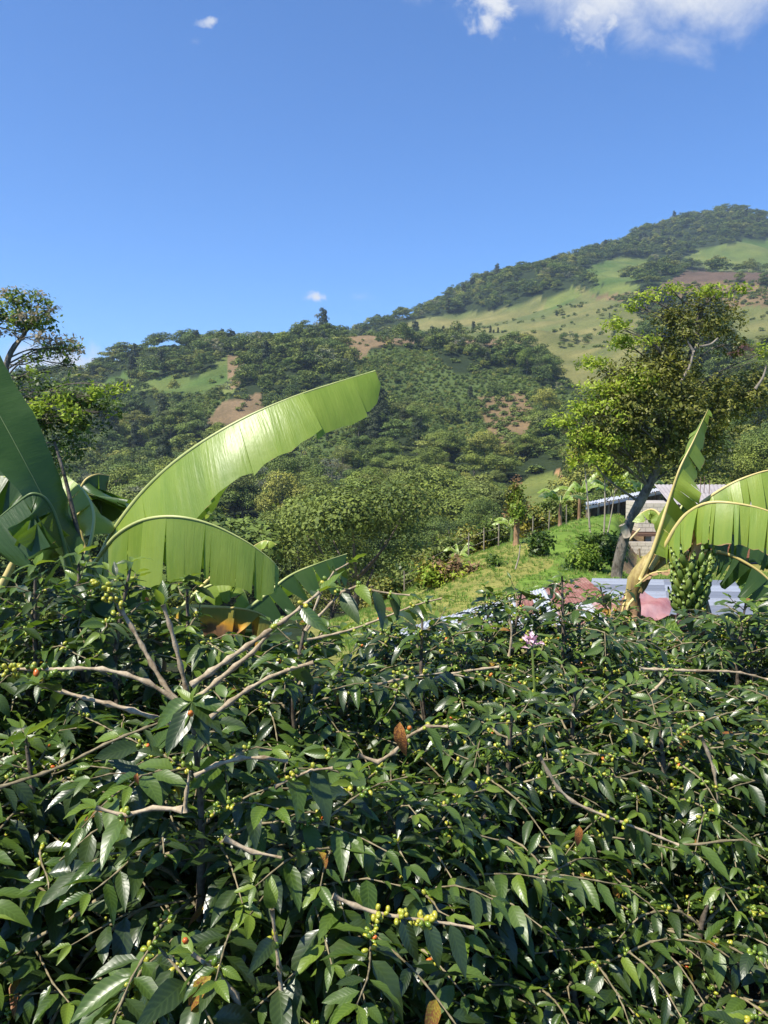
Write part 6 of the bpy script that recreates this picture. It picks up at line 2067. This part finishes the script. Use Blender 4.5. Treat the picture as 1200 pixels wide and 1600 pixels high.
DUPL = np.array([0, 0, 0])
n_single = 0
for bi, b in enumerate(bushes):
    t = thing('coffee_bush', b.label, 'coffee bush', b.base, 'coffee bushes of the plantation')
    L = b.leaf
    o = np.array([l[0] for l in L]); ax = np.array([l[1] for l in L], float); nm = np.array([l[2] for l in L], float)
    ln = np.array([l[3] for l in L]); va = np.array([l[4] for l in L]); mt = np.array([l[5] for l in L])
    R3 = frame(ax, nm)
    # nothing may poke into the lens
    far_ok = np.linalg.norm(o - np.array((0, 0, CAMZ)), axis=1) > 1.28
    sc_ = shown[bi] * ln * (1 / np.maximum(project(o)[2], .3))
    order = np.argsort(-sc_)
    top = [k for k in order[:300] if shown[bi][k] > 0 and far_ok[k]]
    isingle = np.zeros(len(L), bool)
    isingle[top] = True
    A = np.zeros((len(L), 4, 4))
    A[:, :3, :3] = R3 * ln[:, None, None]
    A[:, :3, 3] = o - b.base
    A[:, 3, 3] = 1
    for k in top:
        lo = bpy.data.objects.new('leaf', LEAF_ME[mt[k]][va[k]])
        COL.objects.link(lo)
        lo.parent = t
        lo.matrix_basis = Matrix(A[k].tolist())
        n_single += 1
    rest = np.where(~isingle & far_ok)[0]
    Vs, Fs, Us, Ts, Ms = [], [], [], [], []
    nvt = 0
    rg = np.random.default_rng(bi)
    for vv in range(NV):
        for near_lod in (0, 1):
            sel = rest[(va[rest] == vv) & ((shown[bi][rest] > 0) == bool(near_lod))]
            if not len(sel):
                continue
            V, Fq, uv = (LHI if near_lod else LLO)[vv]
            W_ = np.einsum('nij,vj->nvi', A[sel][:, :3, :3], V) + A[sel][:, None, :3, 3]
            Vs.append(W_.reshape(-1, 3))
            Fs.append((Fq[None] + (np.arange(len(sel)) * len(V))[:, None, None] + nvt).reshape(-1, 4))
            Us.append(np.tile(uv, (len(sel), 1)))
            Ts.append(np.repeat(rg.random(len(sel)), len(V)))
            Ms.append(np.repeat(mt[sel], len(Fq)))
            nvt += len(sel) * len(V)
    if Vs:
        me = mesh('foliage', np.concatenate(Vs), [np.concatenate(Fs)], np.concatenate(Us), LEAF_MATS, True, np.concatenate(Ms))
        at_ = me.attributes.new('tint', 'FLOAT', 'POINT')
        at_.data.foreach_set('value', np.concatenate(Ts).astype(np.float32))
        link('foliage', me, t)['kind'] = 'stuff'
    b.stem.build('stem', CTR, t, b.base, True)
    # branches: those near enough to be told apart are parts
    rest_b = MB()
    vis_b = []
    for k, (q, rad, bm_) in enumerate(b.branch):
        far = np.linalg.norm(q - np.array((0, 0, CAMZ)), axis=1).min() < 1.15
        if far:
            continue
        x, y, dp = project(q)
        inside = (x > 0) & (x < 1200) & (y > 0) & (y < 1600)
        cell = np.clip((y / 3).astype(int), 0, GHp - 1) * GWp + np.clip((x / 3).astype(int), 0, GWp - 1)
        vis = (inside & (dp < zb[cell] + 0.02)).sum()
        vis_b.append((vis * rad.max() / dp.min(), k))
    vis_b.sort(reverse=True)
    for rank, (s_, k) in enumerate(vis_b):
        q, rad, bm_ = b.branch[k]
        if rank < 130 and s_ > 0 and b.base[1] < 5:
            MB().tube(q, rad, 6).build('branch', bm_, t, b.base, True)
        else:
            rest_b.tube(q, rad, 5)
    if rest_b.V:
        rest_b.build('inner_branches', CBR2, t, b.base, True)['kind'] = 'stuff'
    # cherries
    C = [c for c in b.cherry if np.linalg.norm(c[0] - np.array((0, 0, CAMZ))) > 1.2]
    if C:
        cc_ = np.array([c[0] for c in C]); rr = np.array([c[2] for c in C]); cm = np.array([c[3] for c in C])
        R3 = frame(np.cross(np.array([c[1] for c in C], float) + 1e-4, np.array((0.3, 0.2, 1.0))), np.array([c[1] for c in C], float))
        A = np.zeros((len(C), 4, 4))
        A[:, :3, :3] = R3 * rr[:, None, None] * np.array((1, 1, 1.18))[None, None, :]
        A[:, :3, 3] = cc_ - b.base
        A[:, 3, 3] = 1
        x, y, dp = project(cc_)
        inside = (x > 0) & (x < 1200) & (y > 0) & (y < 1600)
        cell = np.clip((y / 3).astype(int), 0, GHp - 1) * GWp + np.clip((x / 3).astype(int), 0, GWp - 1)
        vis = inside & (dp < zb[cell] + 0.03)
        sc_ = np.where(vis, rr / dp, 0)
        order = np.argsort(-sc_)
        single = [k for k in order[:300] if sc_[k] * F > 4.0]
        for k in single:
            co = bpy.data.objects.new('coffee_cherry', CHERRY_ME[cm[k]])
            COL.objects.link(co)
            co.parent = t
            co.matrix_basis = Matrix(A[k].tolist())
        rs = np.setdiff1d(np.arange(len(C)), single)
        if len(rs):
            V = (np.einsum('nij,vj->nvi', A[rs][:, :3, :3], CV) + A[rs][:, None, :3, 3]).reshape(-1, 3)
            off = (np.arange(len(rs)) * len(CV))[:, None, None]
            me = mesh('small_cherries', V, [(np.array(CF4)[None] + off).reshape(-1, 4), (np.array(CF3)[None] + off).reshape(-1, 3)], None, CH_MATS, True,
                      np.concatenate([np.repeat(cm[rs], len(CF4)), np.repeat(cm[rs], len(CF3))]))
            at_ = me.attributes.new('tint', 'FLOAT', 'POINT')
            at_.data.foreach_set('value', np.repeat(rg.random(len(rs)), len(CV)).astype(np.float32))
            link('small_cherries', me, t)['kind'] = 'stuff'
print('coffee leaves', sum(len(b.leaf) for b in bushes), 'single', n_single, 'branches', sum(len(b.branch) for b in bushes), 'cherries', sum(len(b.cherry) for b in bushes))

# pale pink flowers among the bushes
m = Mat('pink_petal')
PET = m.finish(m.ramp(m.rnd(), [(0, (0.60, 0.32, 0.42)), (1, (0.78, 0.58, 0.64))]), 0.5, 0.3, None, 0.3)
c0 = P(831, 1003, 3.3)
g0 = np.array((c0[0], c0[1], H(c0[0], c0[1])))
t = thing('pink_flower', 'pale pink flower head among the coffee leaves below the rusty roof', 'flower', g0)
MB().tube(catmull([g0, (g0 + c0) / 2 + (.03, 0, 0), c0], 8), 0.005, 5).build('stalk', CTG, t, g0)
pm = mesh('petal', [(0, 0, 0), (-.011, .018, .006), (0, .036, .004), (.011, .018, .006)], [[(0, 1, 2, 3)]], None, [PET])
rg = np.random.default_rng(3)
for k in range(34):
    o = link('petal', pm, t)
    o.matrix_local = Matrix.Translation(Vector(c0 - g0) + Vector(rg.normal(size=3) * .012)) @ Matrix.Rotation(rg.random() * 6.28, 4, 'Z') @ Matrix.Rotation(rg.uniform(-.3, 1.2), 4, 'X')
